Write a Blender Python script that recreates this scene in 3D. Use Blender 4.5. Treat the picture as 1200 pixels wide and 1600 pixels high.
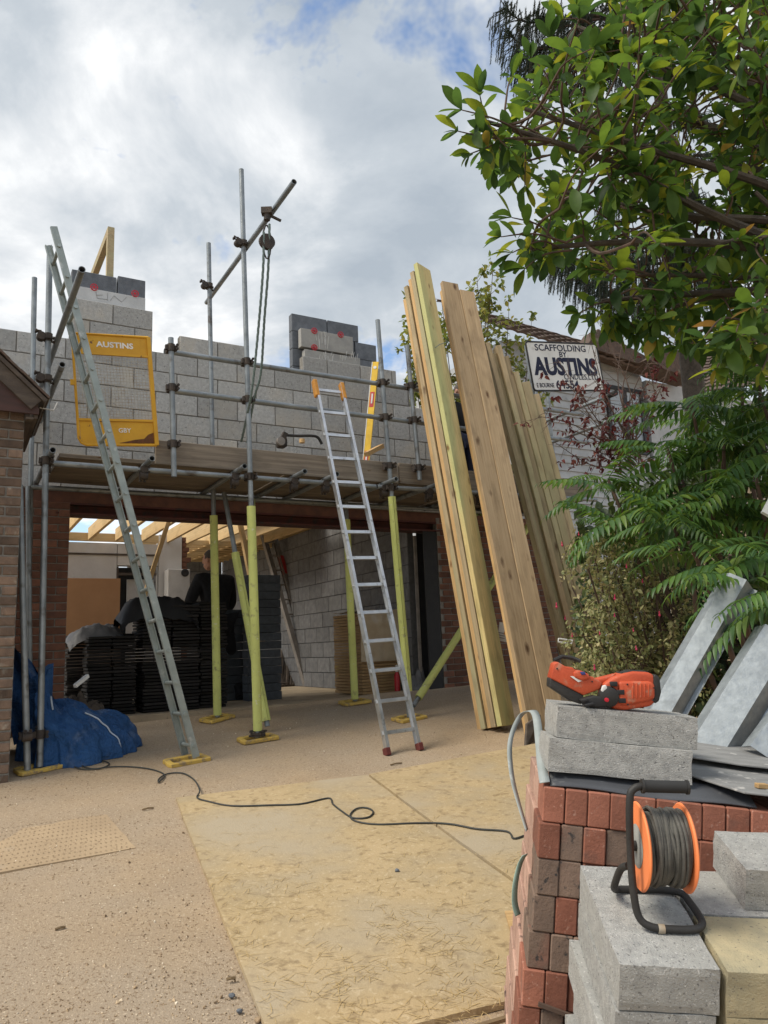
import bpy, bmesh, math, random
from mathutils import Vector, Matrix, Euler, noise
random.seed(7)
V = Vector
sc = bpy.context.scene
for o in list(bpy.data.objects): bpy.data.objects.remove(o)
COL = sc.collection

# ------------------------------------------------------------------ camera, sky, sun, exposure
FPX = 1200.0; PITCH = math.atan(210/1200); ROLL = math.radians(2.2); CZ = 1.45
fwd = V((0, math.cos(PITCH), math.sin(PITCH))); up0 = V((0, -math.sin(PITCH), math.cos(PITCH)))
cR = V((1,0,0))*math.cos(ROLL) - up0*math.sin(ROLL); cU = V((1,0,0))*math.sin(ROLL) + up0*math.cos(ROLL)
cam = bpy.data.cameras.new('Camera'); camo = bpy.data.objects.new('Camera', cam); COL.objects.link(camo)
cam.sensor_fit = 'HORIZONTAL'; cam.sensor_width = 36.0; cam.lens = FPX/1200*36.0; cam.clip_end = 3000; cam.clip_start = .05
camo.matrix_world = Matrix(((cR.x, cU.x, -fwd.x, 0), (cR.y, cU.y, -fwd.y, 0), (cR.z, cU.z, -fwd.z, CZ), (0,0,0,1)))
sc.camera = camo
sc.view_settings.view_transform = 'Standard'; sc.view_settings.look = 'None'
sc.view_settings.exposure = 0.48; sc.view_settings.gamma = 1.0; sc.view_settings.use_curve_mapping = False
SUN_AZ, SUN_EL = math.radians(-112), math.radians(55)       # azimuth from +Y towards +X
def make_world():
    w = bpy.data.worlds.new('World'); sc.world = w; w.use_nodes = True
    nt = w.node_tree; N = nt.nodes; L = nt.links; N.clear()
    out = N.new('ShaderNodeOutputWorld'); bg = N.new('ShaderNodeBackground'); bg.inputs['Strength'].default_value = 0.1
    sky = N.new('ShaderNodeTexSky'); sky.sky_type = 'NISHITA'; sky.sun_disc = False
    sky.sun_elevation = SUN_EL; sky.sun_rotation = SUN_AZ; sky.air_density = 1.0; sky.dust_density = .6
    tc = N.new('ShaderNodeTexCoord'); sep = N.new('ShaderNodeSeparateXYZ'); L.new(tc.outputs['Generated'], sep.inputs[0])
    def math_(op, a, b=None):
        m = N.new('ShaderNodeMath'); m.operation = op
        for i, v in enumerate((a, b)):
            if v is None: continue
            if isinstance(v, (int, float)): m.inputs[i].default_value = v
            else: L.new(v, m.inputs[i])
        return m.outputs[0]
    zz = math_('ADD', math_('MAXIMUM', sep.outputs['Z'], 0.0), 0.32)
    cx = math_('DIVIDE', sep.outputs['X'], zz); cy = math_('DIVIDE', sep.outputs['Y'], zz)
    cb = N.new('ShaderNodeCombineXYZ'); L.new(cx, cb.inputs[0]); L.new(cy, cb.inputs[1])
    def ns(scale, detail, rough, off, dist=0.0):
        mp = N.new('ShaderNodeMapping'); mp.inputs['Location'].default_value = off; L.new(cb.outputs[0], mp.inputs[0])
        n = N.new('ShaderNodeTexNoise'); n.inputs['Scale'].default_value = scale; n.inputs['Detail'].default_value = detail
        n.inputs['Roughness'].default_value = rough; n.inputs['Distortion'].default_value = dist; L.new(mp.outputs[0], n.inputs[0]); return n.outputs[0]
    def ramp(fac, stops):
        r = N.new('ShaderNodeValToRGB'); L.new(fac, r.inputs[0]); e = r.color_ramp.elements
        while len(e) < len(stops): e.new(.5)
        for i, (p, c) in enumerate(stops): e[i].position = p; e[i].color = (*c, 1)
        return r.outputs[0]
    def cadd(a, b): return math_('ADD', a, b)
    big = ns(1.05, 3.0, .5, (3.5, 11.0, 6.3)); fine = ns(3.4, 8, .58, (13.5, 7.5, 4.0), .25)
    bright = cadd(math_('MULTIPLY', big, .54), math_('MULTIPLY', fine, .50))
    cloud = ramp(bright, [(.38, (3.3, 3.75, 4.25)), (.46, (4.3, 4.7, 5.1)), (.525, (6.2, 6.4, 6.6)), (.60, (9.2, 9.2, 9.1))])
    hole = cadd(math_('MULTIPLY', ns(2.3, 6, .62, (10.2, 15.6, 4.7), .3), .75), math_('MULTIPLY', ns(.9, 1.5, .5, (7.9, 9.8, .3)), .35))
    cover = ramp(hole, [(.475, (0,0,0)), (.535, (1,1,1))])
    blue = N.new('ShaderNodeMixRGB'); blue.blend_type = 'MULTIPLY'; blue.inputs[0].default_value = 1.0
    L.new(sky.outputs[0], blue.inputs[1]); blue.inputs[2].default_value = (1.5, 1.5, 1.5, 1)
    mix = N.new('ShaderNodeMixRGB'); L.new(cover, mix.inputs[0]); L.new(blue.outputs[0], mix.inputs[1]); L.new(cloud, mix.inputs[2])
    L.new(mix.outputs[0], bg.inputs[0]); L.new(bg.outputs[0], out.inputs[0])
make_world()
sl = bpy.data.lights.new('Sun', 'SUN'); sl.energy = 2.8; sl.angle = math.radians(26); sl.color = (1, .92, .79)
so = bpy.data.objects.new('Sun', sl); COL.objects.link(so)
sdir = V((math.sin(SUN_AZ)*math.cos(SUN_EL), math.cos(SUN_AZ)*math.cos(SUN_EL), math.sin(SUN_EL)))
so.rotation_euler = (-sdir).to_track_quat('-Z', 'Y').to_euler(); so.location = sdir*30

# ------------------------------------------------------------------ survey helpers: (u along the front wall, s into the site, z up)
ANG = math.radians(29.7); UU = V((math.cos(ANG), math.sin(ANG), 0)); NN = V((-math.sin(ANG), math.cos(ANG), 0)); ZZ = V((0,0,1))
def F(u, s, z): return UU*u + NN*s + ZZ*z
def ray(px, py): return fwd*FPX + cR*(px-600) + cU*(800-py)
def FS(px, py, s):
    r = ray(px, py); return r*(s/r.dot(NN)) + V((0,0,CZ))
def DY(px, py, d):
    r = ray(px, py); return r*(d/r.y) + V((0,0,CZ))
def ZP(px, py, z):
    r = ray(px, py); return r*((z-CZ)/r.z) + V((0,0,CZ))
def gz(s, u=2.9):
    lat = .035*(min(max(u, -4.0), 8.0)-2.9)
    if s < -8: return .072*-8+lat
    if s < 0: return .072*s+lat
    return (.072*s+.0032*s*s if s < 8.3 else .818)+lat
def G(px, py, h=0.0):
    r = ray(px, py); lo, hi = .0002, .05
    for _ in range(50):
        m = (lo+hi)/2
        if CZ+r.z*m-h-gz(m*r.dot(NN), m*r.dot(UU)) > 0: lo = m
        else: hi = m
    return r*m + V((0,0,CZ))
def onground(x, y, h=0.0):
    return V((x, y, gz(V((x,y,0)).dot(NN), V((x,y,0)).dot(UU))+h))
def FG(u, s, h=0.0): return F(u, s, gz(s, u)+h)
def us(p): return p.dot(UU), p.dot(NN)

# ------------------------------------------------------------------ object helpers
WM = {}
def tag(o, label=None, cat=None, group=None, kind=None):
    if label: o['label'] = label
    if cat: o['category'] = cat
    if group: o['group'] = group
    if kind: o['kind'] = kind
    return o
def thing(name, label, cat, loc, group=None):
    o = bpy.data.objects.new(name, None); COL.objects.link(o); o.location = loc; o.empty_display_size = .1
    WM[o.name] = Matrix.Translation(loc); tag(o, label, cat, group); return o
def setparent(o, parent):
    if parent is not None:
        o.parent = parent; o.matrix_parent_inverse = WM[parent.name].inverted()
def inst(name, me, M, parent=None, mat=None):
    o = bpy.data.objects.new(name, me); COL.objects.link(o)
    setparent(o, parent)
    loc, rot, scl = M.decompose(); o.location = loc; o.rotation_euler = rot.to_euler(); o.scale = scl
    WM[o.name] = M.copy(); return o
def frame(x, y=None, z=None, o=V((0,0,0))):
    """matrix with given axes (orthonormalised from x then z)"""
    x = x.normalized(); z = (z - x*z.dot(x)).normalized(); y = z.cross(x)
    return Matrix(((x.x,y.x,z.x,o.x),(x.y,y.y,z.y,o.y),(x.z,y.z,z.z,o.z),(0,0,0,1)))
class MB:
    def __init__(s): s.v = []; s.f = []
    def add(s, vs, fs):
        b = len(s.v); s.v += [V(p) for p in vs]; s.f += [tuple(i+b for i in f) for f in fs]; return s
    def boxm(s, M, sx, sy, sz):
        vs = [M @ V((a*sx/2, b*sy/2, c*sz/2)) for a in (-1,1) for b in (-1,1) for c in (-1,1)]
        return s.add(vs, [(0,1,3,2),(4,6,7,5),(0,4,5,1),(2,3,7,6),(0,2,6,4),(1,5,7,3)])
    def box(s, c, sx, sy, sz): return s.boxm(Matrix.Translation(c), sx, sy, sz)
    def ubox(s, u0, u1, s0, s1, z0, z1):
        M = frame(UU, None, ZZ, F((u0+u1)/2, (s0+s1)/2, (z0+z1)/2)); return s.boxm(M, u1-u0, s1-s0, z1-z0)
    def bar(s, p0, p1, w, h, upv=ZZ):
        d = p1-p0
        if abs(d.normalized().dot(upv)) > .98: upv = V((1,0,0))
        return s.boxm(frame(d, None, upv, (p0+p1)/2), d.length, w, h)
    def tube(s, p0, p1, r, r1=None, n=14, caps=True):
        return s.path([p0, p1], [r, r if r1 is None else r1], n, caps)
    def path(s, pts, r, n=8, caps=True):
        k = len(pts); rs = r if isinstance(r, (list, tuple)) else [r]*k
        b = len(s.v); prev = None
        for i, p in enumerate(pts):
            d = (pts[min(i+1,k-1)]-pts[max(i-1,0)]).normalized()
            if prev is None:
                a = d.orthogonal().normalized()
            else:
                a = (prev - d*prev.dot(d))
                a = a.normalized() if a.length > 1e-6 else d.orthogonal().normalized()
            prev = a; c = d.cross(a)
            for j in range(n):
                t = 2*math.pi*j/n; s.v.append(p + (a*math.cos(t)+c*math.sin(t))*rs[i])
        for i in range(k-1):
            for j in range(n):
                s.f.append((b+i*n+j, b+i*n+(j+1)%n, b+(i+1)*n+(j+1)%n, b+(i+1)*n+j))
        if caps: s.f.append(tuple(b+j for j in reversed(range(n)))); s.f.append(tuple(b+(k-1)*n+j for j in range(n)))
        return s
    def pipe(s, p0, p1, r, t=.004, n=16):
        """hollow scaffold tube with open ends"""
        d = (p1-p0).normalized(); a = d.orthogonal().normalized(); c = d.cross(a); b = len(s.v)
        for (p, rr) in ((p0, r), (p1, r), (p1, r-t), (p0, r-t)):
            for j in range(n):
                th = 2*math.pi*j/n; s.v.append(p+(a*math.cos(th)+c*math.sin(th))*rr)
        for i in range(4):
            for j in range(n):
                k = (i+1) % 4; s.f.append((b+i*n+j, b+i*n+(j+1)%n, b+k*n+(j+1)%n, b+k*n+j))
        return s
    def arc(s, p0, p1, r, t, slit, half, n=22):
        """slit foam sleeve: thick tube with a gap of +-half radians towards slit"""
        d = (p1-p0).normalized(); a = (slit-d*slit.dot(d)).normalized(); c = d.cross(a); b = len(s.v); k = n+1
        for (p, rr) in ((p0, r), (p1, r), (p1, r-t), (p0, r-t)):
            for j in range(k):
                th = half+(2*math.pi-2*half)*j/n; s.v.append(p+(a*math.cos(th)+c*math.sin(th))*rr)
        for i in range(4):
            q = (i+1) % 4
            for j in range(n): s.f.append((b+i*k+j, b+i*k+j+1, b+q*k+j+1, b+q*k+j))
        s.f.append(tuple(b+i*k for i in range(4))); s.f.append(tuple(b+i*k+n for i in reversed(range(4)))); return s
    def prism(s, poly, M, t0, t1):
        """2-D outline (x,y) in M's plane extruded along M's z"""
        n = len(poly); vs = [M @ V((p[0], p[1], t0)) for p in poly]+[M @ V((p[0], p[1], t1)) for p in poly]
        fs = [tuple(reversed(range(n))), tuple(range(n, 2*n))]+[(i, (i+1)%n, n+(i+1)%n, n+i) for i in range(n)]
        return s.add(vs, fs)
    def lathe(s, prof, M, n=24):
        b = len(s.v); k = len(prof)
        for (r, z) in prof:
            for j in range(n):
                t = 2*math.pi*j/n; s.v.append(M @ V((r*math.cos(t), r*math.sin(t), z)))
        for i in range(k-1):
            for j in range(n): s.f.append((b+i*n+j, b+i*n+(j+1)%n, b+(i+1)*n+(j+1)%n, b+(i+1)*n+j))
        s.f.append(tuple(b+j for j in reversed(range(n)))); s.f.append(tuple(b+(k-1)*n+j for j in range(n))); return s
    def grid(s, fn, nu, nv):
        b = len(s.v)
        for i in range(nu+1):
            for j in range(nv+1): s.v.append(V(fn(i/nu, j/nv)))
        for i in range(nu):
            for j in range(nv):
                q = b+i*(nv+1)+j; s.f.append((q, q+nv+1, q+nv+2, q+1))
        return s
    def mesh(s, name, smooth=False, off=V((0,0,0))):
        me = bpy.data.meshes.new(name); me.from_pydata([tuple(p-off) for p in s.v], [], s.f); me.update()
        if smooth:
            me.polygons.foreach_set('use_smooth', [True]*len(me.polygons))
            try: me.set_sharp_from_angle(angle=math.radians(40))
            except Exception: pass
        return me
    def build(s, name, mat, parent=None, smooth=False, bevel=0.0, label=None, fixn=False):
        lo = V((min(p.x for p in s.v), min(p.y for p in s.v), min(p.z for p in s.v))); hi = V((max(p.x for p in s.v), max(p.y for p in s.v), max(p.z for p in s.v)))
        c = V(((lo.x+hi.x)/2, (lo.y+hi.y)/2, lo.z)); me = s.mesh(name, smooth, c)
        if fixn:
            bm = bmesh.new(); bm.from_mesh(me); bmesh.ops.recalc_face_normals(bm, faces=bm.faces[:]); bm.to_mesh(me); bm.free()
        me.materials.append(mat)
        o = inst(name, me, Matrix.Translation(c), parent)
        if bevel:
            m = o.modifiers.new('bevel', 'BEVEL'); m.width = bevel; m.segments = 2; m.limit_method = 'ANGLE'
        if label: o['label'] = label
        return o
def smoothmod(o, lv=1):
    m = o.modifiers.new('sub', 'SUBSURF'); m.levels = lv; m.render_levels = lv; return o

# ------------------------------------------------------------------ materials
def mat(name, c1, c2=None, scale=6, rough=.8, bump=0.0, bscale=70, metal=0, var=0.0, spots=None, stretch=(1,1,1), detail=6, lo=.35, hi=.65,
        trans=0.0, spec=.35, coat=0, spots2=None, bstretch=None, bdist=.01, rvar=0.0, big=None):
    m = bpy.data.materials.new(name); m.use_nodes = True; nt = m.node_tree; N = nt.nodes; L = nt.links
    b = N['Principled BSDF']; out = N['Material Output']; b.inputs['Roughness'].default_value = rough; b.inputs['Metallic'].default_value = metal
    b.inputs['Specular IOR Level'].default_value = spec; b.inputs['Coat Weight'].default_value = coat
    tc = N.new('ShaderNodeTexCoord'); oi = N.new('ShaderNodeObjectInfo')
    rv = N.new('ShaderNodeVectorMath'); rv.operation = 'SCALE'; rv.inputs[0].default_value = (31.7, 17.3, 53.1); L.new(oi.outputs['Random'], rv.inputs['Scale'])
    ad = N.new('ShaderNodeVectorMath'); ad.operation = 'ADD'; L.new(tc.outputs['Object'], ad.inputs[0]); L.new(rv.outputs[0], ad.inputs[1])
    def mp(st):
        q = N.new('ShaderNodeVectorMath'); q.operation = 'MULTIPLY'; q.inputs[1].default_value = st; L.new(ad.outputs[0], q.inputs[0]); return q.outputs[0]
    def noise_(sc_, st, det=detail, ro=.6):
        n = N.new('ShaderNodeTexNoise'); n.inputs['Scale'].default_value = sc_; n.inputs['Detail'].default_value = det; n.inputs['Roughness'].default_value = ro
        L.new(mp(st), n.inputs['Vector']); return n.outputs[0]
    def ramp(fac, a, c):
        r = N.new('ShaderNodeMapRange'); r.inputs[1].default_value = a; r.inputs[2].default_value = c; L.new(fac, r.inputs[0]); return r.outputs[0]
    def mix(fac, a, c, mode='MIX'):
        x = N.new('ShaderNodeMixRGB'); x.blend_type = mode
        for i, q in ((0, fac), (1, a), (2, c)):
            if isinstance(q, (int, float)): x.inputs[i].default_value = q
            elif isinstance(q, tuple): x.inputs[i].default_value = (*q[:3], 1)
            else: L.new(q, x.inputs[i])
        return x.outputs[0]
    c2 = c2 or tuple(x*.8 for x in c1)
    col = mix(ramp(noise_(scale, stretch), lo, hi), c1, c2)
    if big: col = mix(ramp(noise_(big[1], (1,1,1), 4), big[2], big[3]), col, big[0])
    for sp in (spots, spots2):
        if sp: col = mix(ramp(noise_(sp[1], sp[4] if len(sp) > 4 else (1,1,1), 3), sp[2], sp[3]), col, sp[0])
    if var:
        h = N.new('ShaderNodeHueSaturation'); L.new(col, h.inputs['Color'])
        mr = N.new('ShaderNodeMapRange'); mr.inputs[3].default_value = 1-var; mr.inputs[4].default_value = 1+var; L.new(oi.outputs['Random'], mr.inputs[0]); L.new(mr.outputs[0], h.inputs['Value']); col = h.outputs[0]
    L.new(col, b.inputs['Base Color'])
    if rvar:
        L.new(ramp(noise_(scale*2.3, stretch), .3, .7), (rr := N.new('ShaderNodeMapRange')).inputs[0]); rr.inputs[3].default_value = max(.05, rough-rvar); rr.inputs[4].default_value = min(1, rough+rvar); L.new(rr.outputs[0], b.inputs['Roughness'])
    if bump:
        bp = N.new('ShaderNodeBump'); bp.inputs['Strength'].default_value = bump; bp.inputs['Distance'].default_value = bdist
        L.new(noise_(bscale, bstretch or stretch, 5, .65), bp.inputs['Height']); L.new(bp.outputs[0], b.inputs['Normal'])
    return m
def wood(name, c1, c2, knot=(.10,.05,.02), var=.1, ring=34, rough=.75, kd=.05, tint=None):
    """sawn softwood: grain along local X, sparse knots"""
    m = bpy.data.materials.new(name); m.use_nodes = True; nt = m.node_tree; N = nt.nodes; L = nt.links; b = N['Principled BSDF']
    b.inputs['Roughness'].default_value = rough; b.inputs['Specular IOR Level'].default_value = .25
    tc = N.new('ShaderNodeTexCoord'); oi = N.new('ShaderNodeObjectInfo')
    rv = N.new('ShaderNodeVectorMath'); rv.operation = 'SCALE'; rv.inputs[0].default_value = (31.7, 7.3, 5.1); L.new(oi.outputs['Random'], rv.inputs['Scale'])
    ad = N.new('ShaderNodeVectorMath'); ad.operation = 'ADD'; L.new(tc.outputs['Object'], ad.inputs[0]); L.new(rv.outputs[0], ad.inputs[1])
    def mul(v):
        q = N.new('ShaderNodeVectorMath'); q.operation = 'MULTIPLY'; q.inputs[1].default_value = v; L.new(ad.outputs[0], q.inputs[0]); return q.outputs[0]
    def ns(v, s, d=4, r=.55):
        n = N.new('ShaderNodeTexNoise'); n.inputs['Scale'].default_value = s; n.inputs['Detail'].default_value = d; n.inputs['Roughness'].default_value = r; L.new(mul(v), n.inputs[0]); return n.outputs[0]
    def mr(f, a, c, lo=0, hi=1):
        r = N.new('ShaderNodeMapRange'); r.inputs[1].default_value = a; r.inputs[2].default_value = c; r.inputs[3].default_value = lo; r.inputs[4].default_value = hi; L.new(f, r.inputs[0]); return r.outputs[0]
    def mix(f, a, c, mode='MIX'):
        x = N.new('ShaderNodeMixRGB'); x.blend_type = mode
        for i, q in ((0, f), (1, a), (2, c)):
            if isinstance(q, (int, float)): x.inputs[i].default_value = q
            elif isinstance(q, tuple): x.inputs[i].default_value = (*q, 1)
            else: L.new(q, x.inputs[i])
        return x.outputs[0]
    w = N.new('ShaderNodeTexWave'); w.wave_type = 'BANDS'; w.bands_direction = 'DIAGONAL'; w.inputs['Scale'].default_value = ring*.12; w.inputs['Distortion'].default_value = 5; w.inputs['Detail'].default_value = 2; w.inputs['Detail Scale'].default_value = 1.2
    L.new(mul((.06, 4, 4)), w.inputs[0])
    grain = ns((1.2, 45, 45), 1.5, 6)
    f = N.new('ShaderNodeMath'); f.operation = 'ADD'; L.new(mr(w.outputs['Fac'], 0, 1, 0, .22), f.inputs[0]); L.new(mr(grain, .32, .68, 0, .78), f.inputs[1])
    col = mix(f.outputs[0], c1, c2)
    if tint: col = mix(mr(ns((.35, 3, 3), 1.6, 3), .42, .62), col, tint)
    col = mix(mr(ns((1.5, 5, 5), 2.2, 5), .50, .78, 0, .6), col, tuple(.45*x for x in c2))
    vo = N.new('ShaderNodeTexVoronoi'); vo.inputs['Scale'].default_value = 2.1; vo.inputs['Randomness'].default_value = 1; L.new(mul((1.25, 3.4, 3.4)), vo.inputs[0])
    kadd = N.new('ShaderNodeMath'); kadd.operation = 'ADD'; L.new(vo.outputs['Distance'], kadd.inputs[0]); L.new(mr(ns((1.3, 1.3, 1.3), 2.7, 2), .3, .7, -.05, .14), kadd.inputs[1])
    kad2 = N.new('ShaderNodeMath'); kad2.operation = 'ADD'; L.new(kadd.outputs[0], kad2.inputs[0]); L.new(mr(ns((30, 60, 60), 1.0, 3), .3, .7, -.02, .02), kad2.inputs[1])
    col = mix(mr(kad2.outputs[0], kd*.4, kd*1.5, .95, 0), col, knot)
    h = N.new('ShaderNodeHueSaturation'); L.new(col, h.inputs['Color']); L.new(mr(oi.outputs['Random'], 0, 1, 1-var, 1+var), h.inputs['Value']); L.new(h.outputs[0], b.inputs['Base Color'])
    bp = N.new('ShaderNodeBump'); bp.inputs['Strength'].default_value = .35; bp.inputs['Distance'].default_value = .004; L.new(grain, bp.inputs['Height']); L.new(bp.outputs[0], b.inputs['Normal'])
    return m
def leafmat(name, cols, rough=.45, trans=.4, tcol=None, spec=.4):
    m = bpy.data.materials.new(name); m.use_nodes = True; nt = m.node_tree; N = nt.nodes; L = nt.links; b = N['Principled BSDF']; out = N['Material Output']
    g = N.new('ShaderNodeNewGeometry'); oi = N.new('ShaderNodeObjectInfo')
    a = N.new('ShaderNodeMath'); a.operation = 'ADD'; L.new(g.outputs['Random Per Island'], a.inputs[0]); L.new(oi.outputs['Random'], a.inputs[1])
    fr = N.new('ShaderNodeMath'); fr.operation = 'FRACT'; L.new(a.outputs[0], fr.inputs[0])
    r = N.new('ShaderNodeValToRGB'); L.new(fr.outputs[0], r.inputs[0]); e = r.color_ramp.elements
    while len(e) < len(cols): e.new(.5)
    for i, (p, c) in enumerate(cols): e[i].position = p; e[i].color = (*c, 1)
    tc = N.new('ShaderNodeTexCoord'); n = N.new('ShaderNodeTexNoise'); n.inputs['Scale'].default_value = 22; L.new(tc.outputs['Object'], n.inputs[0])
    h = N.new('ShaderNodeHueSaturation'); L.new(r.outputs[0], h.inputs['Color']); mr = N.new('ShaderNodeMapRange'); mr.inputs[3].default_value = .65; mr.inputs[4].default_value = 1.35; L.new(n.outputs[0], mr.inputs[0]); L.new(mr.outputs[0], h.inputs['Value'])
    L.new(h.outputs[0], b.inputs['Base Color']); b.inputs['Roughness'].default_value = rough; b.inputs['Specular IOR Level'].default_value = spec
    t = N.new('ShaderNodeBsdfTranslucent'); h2 = N.new('ShaderNodeHueSaturation'); h2.inputs['Hue'].default_value = .475; h2.inputs['Saturation'].default_value = 1.1; h2.inputs['Value'].default_value = 1.5
    L.new(h.outputs[0], h2.inputs['Color']); L.new(h2.outputs[0], t.inputs[0])
    ms = N.new('ShaderNodeMixShader'); ms.inputs[0].default_value = trans; L.new(b.outputs[0], ms.inputs[1]); L.new(t.outputs[0], ms.inputs[2]); L.new(ms.outputs[0], out.inputs[0])
    return m
T = {}
T['ground'] = mat('sandy_ground', (.435,.32,.20), (.35,.255,.16), 2.0, .95, .7, 120, spots=((.22,.155,.095), 60, .56, .67), spots2=((.56,.46,.33), 90, .59, .69), bdist=.015, big=((.36,.285,.205), .7, .34, .64))
T['ply'] = mat('dusty_plywood', (.425,.32,.18), (.345,.26,.14), 2.2, .92, .5, 60, spots=((.25,.18,.095), 18, .53, .70), spots2=((.375,.31,.215), 1.1, .48, .68), bdist=.006, big=((.47,.37,.225), 40, .56, .66))
T['plate'] = mat('dusty_perforated_sheet', (.43,.32,.20), (.355,.262,.165), 2, .92, .5, 110, spots=((.42,.40,.36), .9, .58, .70), spots2=((.25,.18,.11), 40, .60, .70))
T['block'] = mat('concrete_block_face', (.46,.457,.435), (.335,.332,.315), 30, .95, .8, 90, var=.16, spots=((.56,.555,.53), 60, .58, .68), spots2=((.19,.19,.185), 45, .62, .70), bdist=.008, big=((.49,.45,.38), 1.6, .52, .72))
T['block_near'] = mat('pale_concrete_block', (.44,.435,.41), (.31,.31,.295), 40, .95, 1.0, 210, var=.06, spots=((.17,.17,.165), 130, .60, .68), spots2=((.58,.57,.54), 160, .60, .68), bdist=.006, big=((.36,.355,.33), 4, .5, .7))
T['block_sandy'] = mat('sand_stained_block', (.52,.44,.27), (.37,.33,.22), 12, .95, 1.0, 200, spots=((.17,.16,.13), 120, .62, .70), bdist=.006)
T['block_dark'] = mat('dark_aircrete_block', (.15,.165,.185), (.11,.12,.135), 14, .95, .5, 80, var=.12)
T['block_black'] = mat('charcoal_dense_block', (.07,.078,.088), (.05,.056,.064), 14, .95, .5, 80, var=.14)
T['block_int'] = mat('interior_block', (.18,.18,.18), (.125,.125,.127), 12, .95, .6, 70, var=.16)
T['mortar'] = mat('mortar', (.25,.235,.21), (.18,.17,.15), 20, .95, .6, 80)
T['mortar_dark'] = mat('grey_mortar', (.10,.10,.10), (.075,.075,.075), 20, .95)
T['board_ins'] = mat('pale_insulation_batt', (.55,.56,.56), (.47,.48,.48), 5, .9, .3, 60)
T['batt_grey'] = mat('grey_insulation_batt', (.36,.355,.33), (.30,.295,.28), 12, .95, .4, 60)
T['red_clip'] = mat('red_plastic_clip', (.55,.015,.035), None, 4, .45)
T['chalk'] = mat('white_render_smear', (.72,.72,.70), None, 9, .9)
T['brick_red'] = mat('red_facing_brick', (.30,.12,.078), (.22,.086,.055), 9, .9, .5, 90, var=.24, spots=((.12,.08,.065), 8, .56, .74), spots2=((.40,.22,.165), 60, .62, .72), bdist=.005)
T['brick_brown'] = mat('brown_facing_brick', (.225,.155,.115), (.155,.11,.085), 10, .9, .55, 90, var=.18, spots=((.055,.048,.045), 34, .60, .67), bdist=.005, big=((.28,.135,.095), 5, .55, .7))
T['brick_old'] = mat('old_house_brick', (.20,.135,.095), (.125,.088,.065), 9, .92, .8, 60, var=.42, spots=((.27,.23,.18), 7, .60, .72), bdist=.008)
T['brick_pier'] = mat('dark_pier_brick', (.19,.085,.052), (.12,.06,.042), 9, .92, .6, 60, var=.3, bdist=.006)  # dark red-brown brick colour, tone varies per brick
T['brick_pink'] = mat('pink_brick_side', (.46,.30,.23), (.36,.22,.17), 7, .92, .6, 60, var=.2, spots=((.13,.085,.07), 12, .60, .70))
T['tube'] = mat('galvanised_tube', (.30,.325,.335), (.19,.21,.22), 5, .5, .3, 60, metal=.65, stretch=(1,1,1), spots=((.12,.11,.10), 6, .58, .72), rvar=.12)
T['coupler'] = mat('rusty_coupler', (.09,.07,.055), (.055,.05,.048), 14, .75, .5, 80, metal=.4)
T['sleeve'] = mat('lime_foam_sleeve', (.58,.62,.20), (.49,.52,.165), 3, .85, .2, 60, spots=((.30,.29,.13), 11, .58, .72), spots2=((.62,.62,.42), 24, .64, .72))
T['pad'] = mat('yellow_plastic_pad', (.60,.41,.09), (.46,.30,.075), 8, .7, .3, 60, spots=((.26,.19,.11), 16, .52, .64))
T['scaffboard'] = wood('weathered_scaffold_board', (.27,.225,.17), (.15,.122,.095), var=.16, ring=20, kd=.06)
T['timber_green'] = wood('treated_joist_timber', (.66,.52,.24), (.48,.385,.165), (.17,.09,.035), .14, tint=(.46,.45,.20), kd=.11)
T['timber_orange'] = wood('orange_sawn_timber', (.60,.405,.195), (.44,.275,.12), (.16,.07,.03), .12, kd=.09)
T['timber_brown'] = wood('brown_sawn_timber', (.47,.345,.205), (.34,.235,.13), (.085,.04,.018), .12, kd=.14)
T['timber_pale'] = wood('pale_weathered_timber', (.50,.39,.235), (.32,.245,.145), (.12,.07,.035), .20, kd=.12, tint=(.40,.36,.21))
T['joist'] = wood('new_rafter_timber', (.66,.48,.25), (.56,.39,.19), (.25,.13,.05), .08, kd=.035)
T['alu'] = mat('scuffed_aluminium', (.62,.63,.63), (.50,.51,.52), 8, .42, .2, 60, metal=.85, rvar=.12, spots=((.32,.31,.30), 14, .60, .72))
T['galv_ladder'] = mat('dull_galvanised_ladder', (.36,.40,.38), (.28,.315,.30), 6, .55, .25, 60, metal=.55, spots=((.50,.52,.50), 10, .60, .72), rvar=.1)
T['old_alu'] = mat('dull_ladder', (.30,.27,.24), (.20,.18,.16), 7, .6, .2, 60, metal=.2)
T['orange_tip'] = mat('orange_worn_plastic', (.62,.27,.035), (.42,.20,.05), 20, .7)
T['rubber'] = mat('dark_rubber', (.03,.03,.03), None, 9, .8)
T['redfoot'] = mat('red_brown_rubber_foot', (.14,.035,.03), None, 9, .8)
T['gate_yellow'] = mat('chipped_yellow_paint', (.66,.36,.022), (.56,.29,.02), 4, .5, .15, 50, spots=((.16,.07,.03), 9, .66, .70))
T['wire'] = mat('pale_wire', (.46,.43,.36), (.34,.27,.19), 15, .6, metal=.3)
T['white_text'] = mat('white_lettering', (.82,.80,.74), None, 9, .8)
T['sign_white'] = mat('dirty_white_sign', (.72,.71,.67), (.62,.61,.57), 4, .55, spots=((.42,.40,.36), 5, .66, .8))
T['navy'] = mat('navy_lettering', (.012,.016,.045), None, 9, .7)
T['blackmetal'] = mat('black_steel', (.022,.022,.024), (.03,.03,.03), 9, .6, metal=.2)
T['beam'] = mat('red_oxide_beam', (.10,.030,.024), (.065,.024,.02), 6, .75, .3, 60, spots=((.04,.03,.028), 7, .55, .7))
T['white_wall'] = mat('limewashed_wall', (.60,.585,.56), (.50,.485,.46), 2.2, .95, .35, 40, spots=((.36,.33,.30), 3, .64, .8))
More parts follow.
